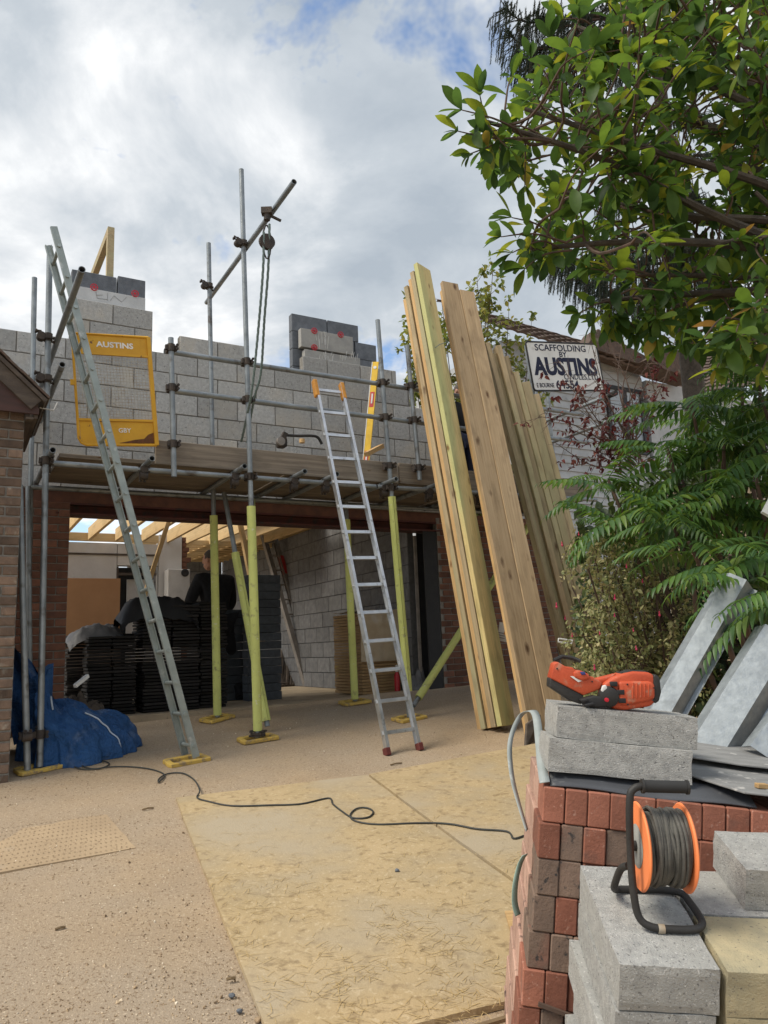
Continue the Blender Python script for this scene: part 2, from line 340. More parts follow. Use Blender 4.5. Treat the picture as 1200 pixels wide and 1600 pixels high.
T['cardboard'] = mat('cardboard', (.36,.20,.10), (.31,.17,.085), 3, .9, .1, 40)
T['slab'] = mat('concrete_floor_dust', (.40,.32,.22), (.30,.24,.165), 3, .95, .7, 90, spots=((.2,.16,.11), 20, .6, .75))
T['tile_dark'] = mat('dark_roof_tile', (.022,.019,.018), (.014,.013,.012), 12, .9, .6, 60, var=.5)
T['plastic_black'] = mat('black_polythene', (.007,.007,.008), None, 5, .6)
T['cloth_black'] = mat('black_cotton', (.012,.012,.014), (.018,.018,.02), 30, .95, .3, 200)
T['skin'] = mat('skin', (.46,.25,.17), (.42,.22,.15), 12, .55)
T['hair'] = mat('short_grey_hair', (.11,.09,.075), (.07,.06,.05), 60, .8, .5, 200)
T['tarp'] = mat('blue_woven_tarpaulin', (.022,.085,.22), (.015,.056,.155), 3, .6, .9, 14, spec=.3, spots=((.075,.13,.24), 6, .57, .70), bdist=.06)
T['tarp_seam'] = mat('pale_tarp_hem', (.50,.56,.62), None, 9, .7)
T['ropemat'] = mat('grey_green_rope', (.20,.26,.25), (.10,.14,.14), 90, .9, .5, 120)
T['cable'] = mat('dark_cable', (.045,.05,.045), (.035,.035,.035), 8, .6)
T['cable_dusty'] = mat('dusty_cable', (.115,.11,.095), (.06,.058,.052), 16, .8, .3, 90)
T['orange_plastic'] = mat('dusty_orange_plastic', (.86,.25,.085), (.80,.22,.075), 5, .5, spots=((.62,.30,.16), 7, .66, .8))
T['tool_orange'] = mat('tool_orange', (.55,.095,.035), (.43,.065,.025), 9, .55, .2, 140, spots=((.40,.20,.13), 24, .58, .72), spots2=((.18,.05,.03), 15, .64, .72))
T['black_plastic'] = mat('dusty_black_plastic', (.022,.021,.02), (.034,.032,.03), 12, .55, .2, 90, spots=((.10,.09,.08), 22, .66, .75))
T['grey_disc'] = mat('grey_hub_label', (.33,.33,.31), (.26,.26,.24), 12, .7)
T['galv'] = mat('galvanised_sheet', (.33,.36,.375), (.25,.275,.29), 26, .5, .1, 60, metal=.7, rvar=.12, spots=((.21,.23,.24), 9, .58, .75))
T['slate'] = mat('grey_slate_sheet', (.255,.255,.25), (.18,.18,.178), 7, .75, .5, 40, stretch=(1,3,1), spots=((.42,.41,.39), 16, .63, .70), bdist=.004)
T['dpc'] = mat('dark_grey_dpc', (.075,.08,.09), (.055,.058,.065), 5, .5, .2, 30, spots=((.16,.165,.17), 14, .64, .75))
T['strap'] = mat('grey_green_strapping', (.33,.36,.35), (.27,.30,.29), 9, .5, spots=((.45,.47,.45), 22, .62, .7))
T['strap_green'] = mat('pale_green_strapping', (.30,.42,.36), None, 9, .5)
T['level'] = mat('yellow_level_paint', (.74,.47,.03), None, 9, .45, spots=((.4,.3,.1), 22, .64, .74))
T['bark'] = mat('bark', (.085,.07,.055), (.05,.042,.034), 18, .95, .8, 60)
T['twig'] = mat('brown_twig', (.115,.075,.055), (.07,.05,.04), 18, .9)
T['clad'] = mat('grey_white_weatherboard', (.42,.435,.445), (.35,.365,.375), 4, .7, .2, 40, var=.06, spots=((.25,.26,.26), 3, .60, .75))
T['rooftile'] = mat('brown_roof_tile', (.125,.085,.065), (.075,.055,.045), 12, .9, .7, 40, spots=((.18,.17,.12), 6, .6, .75))
T['glass'] = mat('window_glass', (.22,.26,.29), (.30,.34,.37), 1.5, .08, spec=.8)
T['winframe'] = mat('dark_window_frame', (.025,.026,.03), None, 9, .5)
T['fascia'] = mat('red_brown_fascia', (.075,.038,.032), (.052,.030,.026), 4, .7, .25, 30, stretch=(1,1,6))
T['oldwood'] = mat('old_grey_brown_timber', (.11,.088,.07), (.065,.052,.043), 5, .9, .5, 40, stretch=(1,1,4))
T['fence'] = wood('weathered_fence_wood', (.36,.285,.20), (.25,.20,.14), var=.16, kd=.02)
T['film'] = mat('clear_film', (.50,.42,.30), (.42,.34,.24), 4, .18, .6, 9, spec=.6)
T['pack_wood'] = mat('stacked_chipboard', (.36,.24,.115), (.27,.17,.08), 9, .8, .3, 60, stretch=(1,1,6), var=.12)
T['yellow_bucket'] = mat('yellow_trug', (.58,.46,.04), None, 5, .5)
T['white_tub'] = mat('white_tub', (.62,.62,.60), None, 5, .5)
T['red_can'] = mat('red_canister', (.42,.022,.03), None, 5, .4)
T['clearbag'] = mat('grey_plastic_bag', (.13,.13,.135), (.08,.08,.085), 7, .5, .6, 20)
T['straw'] = mat('straw_sliver', (.50,.37,.17), (.40,.28,.12), 9, .9)
T['straw_dark'] = mat('dark_sliver', (.20,.14,.075), (.13,.09,.05), 9, .9)
T['stone'] = leafmat('gravel_chip', [(0,(.17,.12,.075)),(.35,(.34,.245,.15)),(.75,(.47,.36,.235)),(1,(.72,.63,.49))], .95, 0)
T['white_sheet'] = mat('white_board', (.78,.78,.75), None, 3, .6)
T['dirtwhite'] = mat('dirty_white_cabinet', (.52,.51,.49), (.42,.41,.39), 4, .6)
T['card'] = mat('paper_label', (.70,.70,.68), None, 9, .6)
T['label_orange'] = mat('orange_print', (.70,.30,.06), None, 9, .6)
T['label_red'] = mat('red_print', (.50,.05,.05), None, 9, .6)
T['blue'] = mat('blue_button', (.05,.06,.22), None, 9, .5)
T['magnolia'] = leafmat('magnolia_leaf', [(0,(.034,.075,.024)),(.40,(.052,.108,.027)),(.70,(.085,.155,.03)),(.90,(.15,.215,.035)),(.985,(.29,.30,.05)),(1,(.24,.15,.05))], .5, .55, None, .25)
T['spruce'] = leafmat('spruce_needle', [(0,(.022,.040,.028)),(.6,(.034,.058,.040)),(1,(.055,.085,.06))], .6, .15)
T['sumac'] = leafmat('sumac_leaf', [(0,(.035,.085,.028)),(.5,(.058,.13,.03)),(.85,(.09,.18,.035)),(1,(.14,.21,.04))], .42, .35)
T['fuchsia'] = leafmat('fuchsia_leaf', [(0,(.11,.145,.055)),(.4,(.21,.225,.09)),(.8,(.33,.32,.15)),(1,(.46,.41,.22))], .6, .3)
T['hedge'] = leafmat('hedge_leaf', [(0,(.020,.035,.014)),(.6,(.040,.065,.022)),(1,(.08,.11,.03))], .55, .25)
T['sapling'] = leafmat('sapling_leaf', [(0,(.10,.15,.035)),(.6,(.19,.22,.06)),(1,(.32,.30,.07))], .55, .4)
T['dryleaf'] = leafmat('dried_red_leaf', [(0,(.06,.014,.014)),(.6,(.11,.026,.02)),(1,(.16,.05,.03))], .7, .2)
T['flower'] = mat('fuchsia_flower', (.42,.025,.06), (.30,.012,.07), 9, .5)
T['catflower'] = mat('grey_dust', (.3,.3,.3), None, 9, .8)
T['hole'] = mat('dust_filled_hole', (.20,.145,.085), (.29,.21,.13), 6, .95)

# ================================================================== THE SETTING
def axis(lo, hi, a, b, fine, coarse):
    x = [];  t = lo
    while t < hi:
        x.append(t); inside = a <= t < b
        t += fine if inside else max(fine, min(coarse, .35*max(a-t if t < a else t-b, fine)+fine)) if t >= b else max(fine, min(coarse, .35*(a-t)))
    x.append(hi); return x
def build_ground():
    ua = axis(-400, 600, -2.5, 7.5, .16, 60); sa = axis(-400, 1200, .5, 8.3, .14, 60)
    m = MB(); nv = len(sa)
    for u in ua:
        for s in sa:
            z = gz(s, u) + (.010*noise.noise(V((u*1.3, s*1.3, 0)))+.005*noise.noise(V((u*5, s*5, 3))) if -3 < u < 8 and 0 < s < 8.2 else 0)
            m.v.append(F(u, s, z - (.06 if s > 8.6 and -2 < u < 6 else 0)))
    for i in range(len(ua)-1):
        for j in range(nv-1): q = i*nv+j; m.f.append((q, q+nv, q+nv+1, q+1))
    o = m.build('ground', T['ground'], smooth=True); tag(o, kind='structure')
build_ground()
fl = MB().ubox(-.2, 5.9, 8.36, 17.2, .70, .845).build('garage_floor', T['slab']); tag(fl, kind='structure')

def box_mesh(name, sx, sy, sz, bev, m, rough=0.0, seed=0):
    bm = bmesh.new(); bmesh.ops.create_cube(bm, size=1.0)
    for v in bm.verts: v.co = V((v.co.x*sx, v.co.y*sy, v.co.z*sz))
    if rough:
        bmesh.ops.subdivide_edges(bm, edges=bm.edges[:], cuts=5, use_grid_fill=True)
        for v in bm.verts:
            k = sum(abs(abs(v.co[i])-d/2) < 1e-4 for i, d in enumerate((sx, sy, sz)))
            n = noise.noise_vector(v.co*28+V((seed, 0, 0)))*rough
            v.co += n*(1.6 if k >= 2 else .6)
            if k >= 2: v.co *= 1-rough*4
    elif bev: bmesh.ops.bevel(bm, geom=bm.edges[:], offset=bev, segments=1, affect='EDGES')
    me = bpy.data.meshes.new(name); bm.to_mesh(me); bm.free(); me.materials.append(m); return me
def masonry(parent, name, meshes, org, X, Z, rows, L, H, D, jt, mortar, face=.008, rnd=random.Random(3), jig=.0025, core=True):
    """rows: list of (k, [(x0,x1),...]); meshes are full pieces (L-jt, D, H-jt); each piece becomes a part"""
    Y = Z.cross(X); core_mb = MB()
    for k, spans in rows:
        for (x0, x1) in spans:
            i = math.floor(x0/L)-1
            while True:
                a = i*L + (L/2 if k % 2 else 0); b = a+L; i += 1
                if a >= x1-.001: break
                a2, b2 = max(a, x0), min(b, x1)
                if b2-a2 < .06: continue
                M = frame(X, None, Z, org + X*((a2+b2)/2) + Z*((k+.5)*H) + Y*(D/2+rnd.uniform(-jig, jig)))
                M = M @ Matrix.Rotation(rnd.uniform(-1,1)*jig*.8, 4, 'Z') @ Matrix.Diagonal(((b2-a2-jt)/(L-jt), 1, 1, 1))
                inst(name, rnd.choice(meshes), M, parent)
            core_mb.boxm(frame(X, None, Z, org+X*((x0+x1)/2)+Z*((k+.5)*H-.004)+Y*(D/2+face/2)), x1-x0-.006, D-2*face, H)
    if core: core_mb.build('mortar', mortar, parent)

# ------------------------------------------------------------------ front blockwork above the garage opening
BL, BH, BD = .47, .235, .105
fm = [box_mesh('block', BL-.011, BD, BH-.011, .004, T['block'])]
fw = thing('block_wall', 'unfinished grey concrete block wall with stepped top behind the scaffold rails', 'wall', F(2.5, 8.3, 3.155))
rows = [(k, [(-2.6, 5.95)]) for k in range(0, 5)]+[(5, [(-2.6, 5.45)]), (6, [(-2.6, 5.2)]), (7, [(-2.6, .28), (1.0, 1.84), (2.14, 2.95), (3.66, 5.0)]), (8, [(1.0, 1.84)])]
masonry(fw, 'block', fm, F(0, 8.3, 3.155), UU, ZZ, rows, BL, BH, BD, .011, T['mortar'])
# inner leaf of dark blocks with insulation held by red clips
def clip(parent, p):
    m = MB(); M = frame(UU, None, -NN, p)
    M = Matrix.Translation(p) @ Matrix(((UU.x, 0, -NN.x, 0), (UU.y, 0, -NN.y, 0), (0, 1, 0, 0), (0,0,0,1)))
    k = 20
    for (r0, r1) in ((.034, .041), (.0, .009)):
        for i in range(k):
            a, b = 2*math.pi*i/k, 2*math.pi*(i+1)/k
            m.prism([(r0*math.cos(a)+1e-5, r0*math.sin(a)), (r1*math.cos(a), r1*math.sin(a)), (r1*math.cos(b), r1*math.sin(b)), (r0*math.cos(b)+1e-5, r0*math.sin(b)+1e-5)], M, 0, .008)
    for i in range(6):
        a = math.pi*i/3; m.prism([(.0035*math.cos(a+1.57)+.008*math.cos(a), .0035*math.sin(a+1.57)+.008*math.sin(a)), (.008*math.cos(a)-.0035*math.cos(a+1.57), .008*math.sin(a)-.0035*math.sin(a+1.57)), (.033*math.cos(a)-.0035*math.cos(a+1.57), .033*math.sin(a)-.0035*math.sin(a+1.57)), (.033*math.cos(a)+.0035*math.cos(a+1.57), .033*math.sin(a)+.0035*math.sin(a+1.57))], M, .001, .007)
    return m.build('retaining_clip', T['red_clip'], parent, fixn=True)
def leaf_blocks(name, label, cat, spec, s0, d, mt, bev=.005, joint=None):
    """spec: (px0, px1, pytop_at_px0, height) measured on plane s0"""
    t = thing(name, label, cat, F(*us(FS(spec[0][0], spec[0][2], s0)), spec[0][4]))
    for (a, b, yt, h, zb) in spec:
        p = FS(a, yt, s0); q = FS(b, yt, s0); u0, u1 = us(p)[0], us(q)[0]
        inst('block', box_mesh('dark_block', u1-u0-.008, d, h, bev, mt), frame(UU, None, ZZ, F((u0+u1)/2, s0+d/2, p.z-h/2)), t)
    return t
def pz(px, py, s): return FS(px, py, s).z
S_IN = 8.52
t1 = leaf_blocks('dark_block_course', 'pair of dark grey blocks topping the pier with the white batt', 'block',
    [(112, 183, 420, pz(112, 420, S_IN)-4.9, 4.9), (184, 228, 430.5, pz(184, 430.5, S_IN)-4.9, 4.9)], S_IN, .1, T['block_dark'])
zt2 = pz(456, 489, S_IN); u_of = lambda px: us(FS(px, 520, S_IN))[0]
t2 = thing('dark_block_course', 'dark grey stepped blocks behind the grey batt with three red clips', 'block', F(u_of(456), S_IN, 4.9))
for (a_, b_, r_) in ((456, 511, 0), (512, 560, 0), (456, 487, 1), (488, 553, 1), (554, 587, 1), (456, 520, 2), (521, 587, 2), (456, 500, 3), (501, 587, 3)):
    u0_, u1_ = u_of(a_), u_of(b_); inst('block', box_mesh('dark_block', u1_-u0_-.004, .1, .231, .005, T['block_dark']), frame(UU, None, ZZ, F((u0_+u1_)/2, S_IN+.05, zt2-.235*(r_+.5))), t2)
def batt(name, label, px0, px1, yt, yb, s, mt, clips, d=.09):
    p = FS(px0, yt, s); q = FS(px1, yb, s); u0, u1 = us(p)[0], us(q)[0]
    tt = thing(name, label, 'insulation', F(u0, s, q.z-.05))
    MB().ubox(u0, u1, s, s+d, q.z-.06, p.z).build('batt_panel', mt, tt, bevel=.004)
    for c in clips:
        cp = FS(c[0], c[1], s); clip(tt, cp-NN*.001)
    return tt, u0, u1, p.z, q.z
b1 = batt('insulation_batt', 'white insulation batt held by two red round clips', 118, 227, 446, 480, 8.415, T['board_ins'], [(147, 449), (211, 459)])
b2 = batt('insulation_batt', 'grey insulation batt smeared white with three red clips', 470, 552, 512, 548, 8.415, T['batt_grey'], [(491, 517), (532, 523), (491, 543)])
b3 = batt('insulation_batt', 'lower grey insulation batt streaked with white render drips', 476, 563, 545, 566, 8.405, T['batt_grey'], [])
def scribbles(parent, s, px0, px1, py0, py1, n, rnd, lean=0):
    m = MB()
    for i in range(n):
        x = px0+(px1-px0)*rnd.random(); y0 = py0+(py1-py0)*rnd.random()*.5; L = (py1-py0)*rnd.uniform(.3, .8)
        a = FS(x, y0, s-.002); b = FS(x+rnd.uniform(-3, 3)+lean, min(py1, y0+L), s-.002); m.bar(a, b, .003, .006, NN)
    m.build('render_smear', T['chalk'], parent)
R3 = random.Random(5)
scribbles(b2[0], 8.415, 492, 515, 516, 545, 9, R3); scribbles(b3[0], 8.405, 500, 560, 548, 565, 22, R3)
mk = MB()
for (a, b) in (((150,456),(152,466)),((152,466),(168,468)),((168,458),(168,470)),((172,470),(178,462)),((178,462),(190,472)),((190,472),(198,464)),((150,461),(160,461))):
    mk.bar(FS(*a, 8.413), FS(*b, 8.413), .003, .004, NN)
mk.build('pencil_mark', T['catflower'], b1[0])
# timber frame standing behind the left pier
tf = thing('door_lining', 'short pale timber post and top rail behind the left block pier', 'timber frame', F(1.4, 8.75, 5.0))
pt = FS(173, 357, 8.75); MB().bar(F(*us(pt), 5.0), F(*us(pt), pt.z), .075, .075, UU).build('post', T['timber_pale'], tf)
q0 = F(us(pt)[0], 8.7, pt.z-.04); MB().bar(q0+NN*.09, F(us(pt)[0], 10.6, pt.z-.04), .07, .1).build('top_rail', T['timber_pale'], tf)
MB().bar(F(us(pt)[0], 10.55, 3.7), F(us(pt)[0], 10.55, pt.z-.1), .07, .07, UU).build('post', T['timber_pale'], tf)

# ------------------------------------------------------------------ garage front: piers, beam, post
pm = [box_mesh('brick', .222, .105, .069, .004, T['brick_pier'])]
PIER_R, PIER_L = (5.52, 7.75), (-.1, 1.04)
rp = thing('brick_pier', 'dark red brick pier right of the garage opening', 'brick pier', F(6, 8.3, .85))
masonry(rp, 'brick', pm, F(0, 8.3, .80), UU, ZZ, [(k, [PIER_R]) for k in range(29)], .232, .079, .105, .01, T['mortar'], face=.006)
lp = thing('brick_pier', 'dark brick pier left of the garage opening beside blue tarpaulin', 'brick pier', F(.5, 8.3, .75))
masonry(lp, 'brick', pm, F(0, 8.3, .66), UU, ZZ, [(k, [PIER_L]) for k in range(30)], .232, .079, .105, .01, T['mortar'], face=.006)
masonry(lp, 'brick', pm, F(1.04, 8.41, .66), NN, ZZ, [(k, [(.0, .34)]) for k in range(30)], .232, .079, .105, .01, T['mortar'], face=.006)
bmm = thing('steel_beam', 'dark red oxide steel beam spanning the garage opening', 'beam', F(3.2, 8.3, 2.9))
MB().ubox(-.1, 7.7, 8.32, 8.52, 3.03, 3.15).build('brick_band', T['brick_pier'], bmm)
MB().ubox(.9, 5.7, 8.30, 8.52, 2.905, 2.925).ubox(.9, 5.7, 8.40, 8.415, 2.925, 3.01).ubox(.9, 5.7, 8.31, 8.51, 3.01, 3.028).build('web_and_flanges', T['beam'], bmm)
sp = thing('steel_post', 'black steel post at the right side of the garage opening', 'post', F(5.4, 8.32, .84))
MB().ubox(5.31, 5.51, 8.31, 8.33, .84, 2.90).ubox(5.40, 5.42, 8.331, 8.47, .84, 2.90).ubox(5.31, 5.51, 8.471, 8.49, .84, 2.90).build('column', T['blackmetal'], sp)
MB().ubox(5.25, 5.285, 8.44, 8.47, .84, 2.86).build('door_track', T['old_alu'], sp)

# ------------------------------------------------------------------ inside the garage
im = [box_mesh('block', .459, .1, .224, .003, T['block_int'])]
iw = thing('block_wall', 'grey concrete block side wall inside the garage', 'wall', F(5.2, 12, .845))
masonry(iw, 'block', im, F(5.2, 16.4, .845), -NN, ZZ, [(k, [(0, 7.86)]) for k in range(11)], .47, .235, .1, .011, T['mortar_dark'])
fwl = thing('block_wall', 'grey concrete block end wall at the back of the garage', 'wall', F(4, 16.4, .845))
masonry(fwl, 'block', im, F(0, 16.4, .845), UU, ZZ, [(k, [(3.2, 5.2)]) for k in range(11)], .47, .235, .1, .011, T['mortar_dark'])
ww = thing('white_wall', 'whitewashed cross wall with doorway inside the garage', 'wall', F(2, 13, .845))
MB().ubox(.2, 2.36, 13.0, 13.2, .845, 3.28).build('wall_panel', T['white_wall'], ww)
MB().ubox(2.37, 3.03, 13.0, 13.2, 2.92, 3.28).build('lintel_panel', T['white_wall'], ww)
MB().ubox(.2, 3.03, 12.985, 12.998, 3.08, 3.11).build('batten', T['oldwood'], ww)
MB().ubox(3.04, 3.42, 13.0, 13.2, .845, 3.45).build('wall_panel', T['white_wall'], ww)
rnd = random.Random(2); jm = MB()
for k in range(30):
    z = .85+k*.086; jm.ubox(3.43, 3.49+rnd.uniform(0, .10 if k % 2 else .04), 13.0, 13.2, z, z+.074)
jm.build('toothed_brick_end', T['brick_pier'], ww)
MB().ubox(2.40, 3.0, 13.25, 13.28, .85, 2.91).build('doorway_shade', T['blackmetal'], ww)  # black panel stands in for the shade beyond the doorway
MB().ubox(2.55, 2.98, 13.10, 13.14, .85, 2.70).build('door_panel', T['dirtwhite'], ww)
MB().ubox(2.37, 2.39, 12.99, 13.1, .85, 2.9).ubox(2.40, 3.0, 12.99, 13.05, 2.76, 2.80).build('door_frame', T['oldwood'], ww)
cb = thing('white_flue_box', 'white box with a round black hole in the garage', 'box', F(3.45, 12.9, 1.9))
MB().ubox(3.12, 3.48, 12.7, 12.98, 2.05, 2.84).build('casing', T['dirtwhite'], cb, bevel=.01)
pc = FS(289, 895, 12.7); MB().lathe([(.0, 0), (.065, 0), (.065, .02), (.045, .025), (0, .02)], frame(UU, None, -NN, pc+NN*.01), 20).build('vent_hole', T['blackmetal'], cb)
cdb = MB().ubox(.9, 2.34, 12.55, 12.58, 1.60, 2.66).build('cardboard_sheet', T['cardboard'], bevel=.003); tag(cdb, 'brown cardboard sheet propped against the white wall', 'cardboard')
pl = MB().ubox(.3, 2.35, 12.45, 12.90, .845, 1.59).build('workbench', T['oldwood']); tag(pl, 'old timber bench under the cardboard sheet', 'bench')
# joists over the garage
for i in range(13):
    u = .25+i*.42
    if i < 8: a, b = F(u, 10.2, 3.42), F(u, 13.0, 3.42)
    else: a, b = F(u, 10.2, 3.42), F(u, 16.3, 3.50)
    d = b-a; o = inst('ceiling_joist', box_mesh('joist', d.length, .05, .2, .003, T['joist']), frame(d, None, ZZ, (a+b)/2))
    tag(o, 'new pale timber ceiling joist over the garage', 'joist', 'ceiling joists')
o = inst('wall_plate', box_mesh('plate', 3.1, .09, .13, .003, T['joist']), frame(UU, None, ZZ, F(1.75, 13.08, 3.38))); tag(o, 'pale timber plate on top of the white garage wall', 'timber')
for i in range(9):
    s = 13.4+i*.36; o = inst('cross_batten', box_mesh('batten', 2.5, .06, .09, .003, T['joist']), frame(UU, None, ZZ, F(3.95, s, 3.39+.018*(s-13.4)))); tag(o, 'pale timber cross noggin over the rear of the garage', 'timber', 'rear garage noggins')
dk = thing('shade_deck', 'dark board deck added to shade the front of the garage', 'shade deck', F(2.8, 9.3, 3.53))  # added cover that keeps skylight off the garage front, not a known floor
for i in range(7):
    MB().ubox(-.1, 5.7, 8.56+i*.27, 8.56+i*.27+.262, 3.53, 3.552).build('shade_board', T['oldwood'], dk)
rf = thing('shade_membrane', 'grey membrane strip added over the right rafters to shade the garage', 'roof', F(2.8, 12, 3.7))  # strip added and sized to cut skylight over the right side
MB().ubox(4.2, 5.3, 11, 16.4, 3.66, 3.67).build('membrane', T['slate'], rf)
o = inst('prop_timber', box_mesh('prop', 1.5, .06, .045, .003, T['joist']), frame(FS(266, 806, 10.9)-FS(238, 893, 10.9), None, NN, (FS(266, 806, 10.9)+FS(230, 918, 10.9))/2)); tag(o, 'slanting pale timber prop under the left ceiling joists', 'timber')
o = inst('prop_timber', box_mesh('prop2', 1.9, .06, .09, .003, T['joist']), frame(FS(374, 810, 11)-FS(392, 905, 11), None, NN, (FS(374, 810, 11)+FS(410, 1000, 11))/2)); tag(o, 'slanting orange timber prop beside the inner ladder', 'timber')

# ------------------------------------------------------------------ neighbouring brick house at the left edge
hp = G(14, 1222); hu, hs = us(hp)
lh = thing('brick_house', 'old brick house corner with tiled verge and red brown fascia', 'house', F(hu, hs, gz(hs, hu)))
hm = [box_mesh('brick', .222, .105, .066, .006, T['brick_old'])]
masonry(lh, 'brick', hm, F(hu, hs, gz(hs, hu)-.1), UU, ZZ, [(k, [(-.9, 0)]) for k in range(39)], .232, .0795, .105, .013, T['chalk'] if False else T['mortar'], face=.007, jig=.004)
MB().ubox(hu-3.0, hu-.004, hs+.106, hs+1.1, gz(hs, hu)-.2, 3.0).build('side_wall', T['brick_old'], lh)
sv = hs-.16; e0 = FS(77, 622, sv); e1 = FS(-120, 434, sv)
def along(p, ds): return p+NN*ds
dv = (e1-e0); perp = NN.cross(dv).normalized()
if perp.z < 0: perp = -perp
nt_ = 9
for i in range(nt_):                                    # verge tiles stepping down the gable
    a = e0+dv*(i/nt_); b = e0+dv*((i+1.18)/nt_)
    m = MB(); M = frame(b-a, None, perp, (a+b)/2+perp*(.006+.004*(i % 2))+NN*.62); m.boxm(M, (b-a).length, 1.24, .016)
    o = m.build('roof_tile', T['rooftile'], lh); 
mm = MB(); mm.boxm(frame(dv, None, perp, (e0+e1)/2-perp*.03+NN*.60), dv.length, 1.18, .03); mm.build('verge_undercloak', T['oldwood'], lh)
w0 = e0-perp*.06+dv.normalized()*.03; w1 = e1-perp*.06
MB().boxm(frame(dv, None, perp, (w0+w1)/2-perp*.045+NN*.045), (w1-w0).length, .028, .11).build('barge_board', T['oldwood'], lh)
a = FS(0, 590, sv+.07); zb = pz(0, 641, sv+.07); zc = pz(62, 648, sv+.07)
ua_, ub_ = us(FS(-60, 600, sv+.07))[0], us(FS(61, 640, sv+.07))[0]
def verge_z(u): 
    k = (us(e0)[0]-u)/(us(e0)[0]-us(e1)[0]); return e0.z+(e1.z-e0.z)*k-.14
MB().prism([(ua_, zb), (ub_, zc), (ub_, max(verge_z(ub_), zc+.02)), (ua_, verge_z(ua_))], Matrix(((UU.x,0,NN.x,0),(UU.y,0,NN.y,0),(0,1,0,0),(0,0,0,1))) , sv+.06, sv+.085).build('box_end', T['fascia'], lh, fixn=True)
ev = FS(60, 650, sv+.08); u_e = us(ev)[0]
MB().ubox(u_e-.03, u_e-.004, sv+.09, hs+1.1, ev.z-.02, ev.z+.13).build('eaves_board', T['oldwood'], lh)
MB().ubox(hu+.002, u_e-.034, sv+.09, hs+1.08, ev.z-.03, ev.z-.012).build('soffit', T['oldwood'], lh)
br = MB(); g0 = FS(62, 637, sv+.2); br.path([g0, FS(84, 641, sv+.2), FS(90, 629, sv+.2)], .006, 6); br.build('gutter_bracket', T['white_tub'], lh)

# ------------------------------------------------------------------ white boarded house beyond the garden, right
rh = thing('boarded_house', 'white weatherboarded house with brown tiled roofs behind the shrubs', 'house', F(11, 12, 1.0))
HS = 12.0
hu0, hu1 = us(FS(800, 700, HS))[0], us(FS(1012, 700, HS))[0]; hz1 = pz(930, 545, HS)
for i in range(34):
    z0 = 1.5+i*.175; 
    if z0 > hz1: break
    m = MB(); M = frame(UU, None, ZZ, F((hu0+hu1)/2, HS-.012, z0+.09)) @ Matrix.Rotation(math.radians(-9), 4, 'X'); m.boxm(M, hu1-hu0, .025, .19); m.build('weatherboard', T['clad'], rh)
MB().ubox(hu0, hu1, HS+.02, HS+5, 1.0, hz1-.2).build('wall', T['clad'], rh)
wu0, wu1 = us(FS(946, 640, HS))[0], us(FS(1002, 640, HS))[0]; wz0, wz1 = pz(950, 705, HS), pz(950, 603, HS)
wn = MB(); 
for (a, b, c, d) in ((wu0, wu1, wz1-.09, wz1), (wu0, wu1, wz0, wz0+.09), (wu0, wu0+.09, wz0+.09, wz1-.09), (wu1-.09, wu1, wz0+.09, wz1-.09), ((wu0+wu1)/2-.07, (wu0+wu1)/2+.05, wz0+.09, wz1-.09)): wn.ubox(a, b, HS-.09, HS-.03, c, d)
wo = wn.build('window', T['winframe'], rh)
MB().ubox(wu0+.09, (wu0+wu1)/2-.07, HS-.055, HS-.045, wz0+.09, wz1-.09).build('pane', T['glass'], wo)
MB().ubox((wu0+wu1)/2+.05, wu1-.09, HS-.055, HS-.045, wz0+.09, wz1-.09).build('pane', T['glass'], wo)
def tiled(parent, a, b, c, d, rows, waves, name='roof'):
    """tiled slope with corners a,b (bottom) c,d (top); stepped, slightly wavy courses"""
    m = MB(); n = ((b-a).cross(d-a)).normalized()
    if n.z < 0: n = -n
    for r in range(rows):
        f0, f1 = r/rows, (r+1.25)/rows
        def fn(i, j):
            L_ = a.lerp(d, f0+(f1-f0)*j); R_ = b.lerp(c, f0+(f1-f0)*j)
            return L_.lerp(R_, i)+n*(.05*(1-j)+.025*abs(math.sin(i*waves*math.pi)))
        m.grid(fn, waves*4, 1)
        lo_ = len(m.v)
        for i in range(waves*4+1):
            p = fn(i/(waves*4), 0); m.v += [p, p-n*.05]
        for i in range(waves*4): q = lo_+2*i; m.f.append((q, q+1, q+3, q+2))
    return m.build(name, T['rooftile'], parent)
A = lambda px, py, s: FS(px, py, s)
# front verge roof stepping down to the right (gable roof seen from its side), second small gable and big roof at right
tiled(rh, F(us(A(800, 545, 12))[0]-1, 11.6, pz(930, 556, 12)), F(us(A(1004, 580, 11.6))[0], 11.6, pz(1000, 578, 11.6)), F(us(A(1004, 560, 13))[0]-.4, 13.2, pz(1000, 566, 13)+.25), F(us(A(800, 540, 12))[0]-1, 13.6, pz(930, 524, 13.6)), 6, 16)
MB().prism([(us(A(920, 530, 11.8))[0], pz(925, 523, 11.8)), (us(A(1006, 560, 11.8))[0], pz(1006, 571, 11.8)), (us(A(1006, 560, 11.8))[0], pz(1006, 583, 11.8)), (us(A(900, 530, 11.8))[0], pz(900, 548, 11.8))], Matrix(((UU.x,0,NN.x,0),(UU.y,0,NN.y,0),(0,1,0,0),(0,0,0,1))), 11.5, 11.95).build('verge', T['rooftile'], rh, fixn=True)
MB().prism([(us(A(985, 560, 11.7))[0], pz(985, 572, 11.7)), (us(A(1020, 548, 11.7))[0], pz(1020, 549, 11.7)), (us(A(1068, 585, 11.7))[0], pz(1068, 585, 11.7)), (us(A(1062, 600, 11.7))[0], pz(1060, 602, 11.7)), (us(A(1012, 590, 11.7))[0], pz(1012, 588, 11.7))], Matrix(((UU.x,0,NN.x,0),(UU.y,0,NN.y,0),(0,1,0,0),(0,0,0,1))), 11.2, 11.8).build('dormer_roof', T['rooftile'], rh, fixn=True)
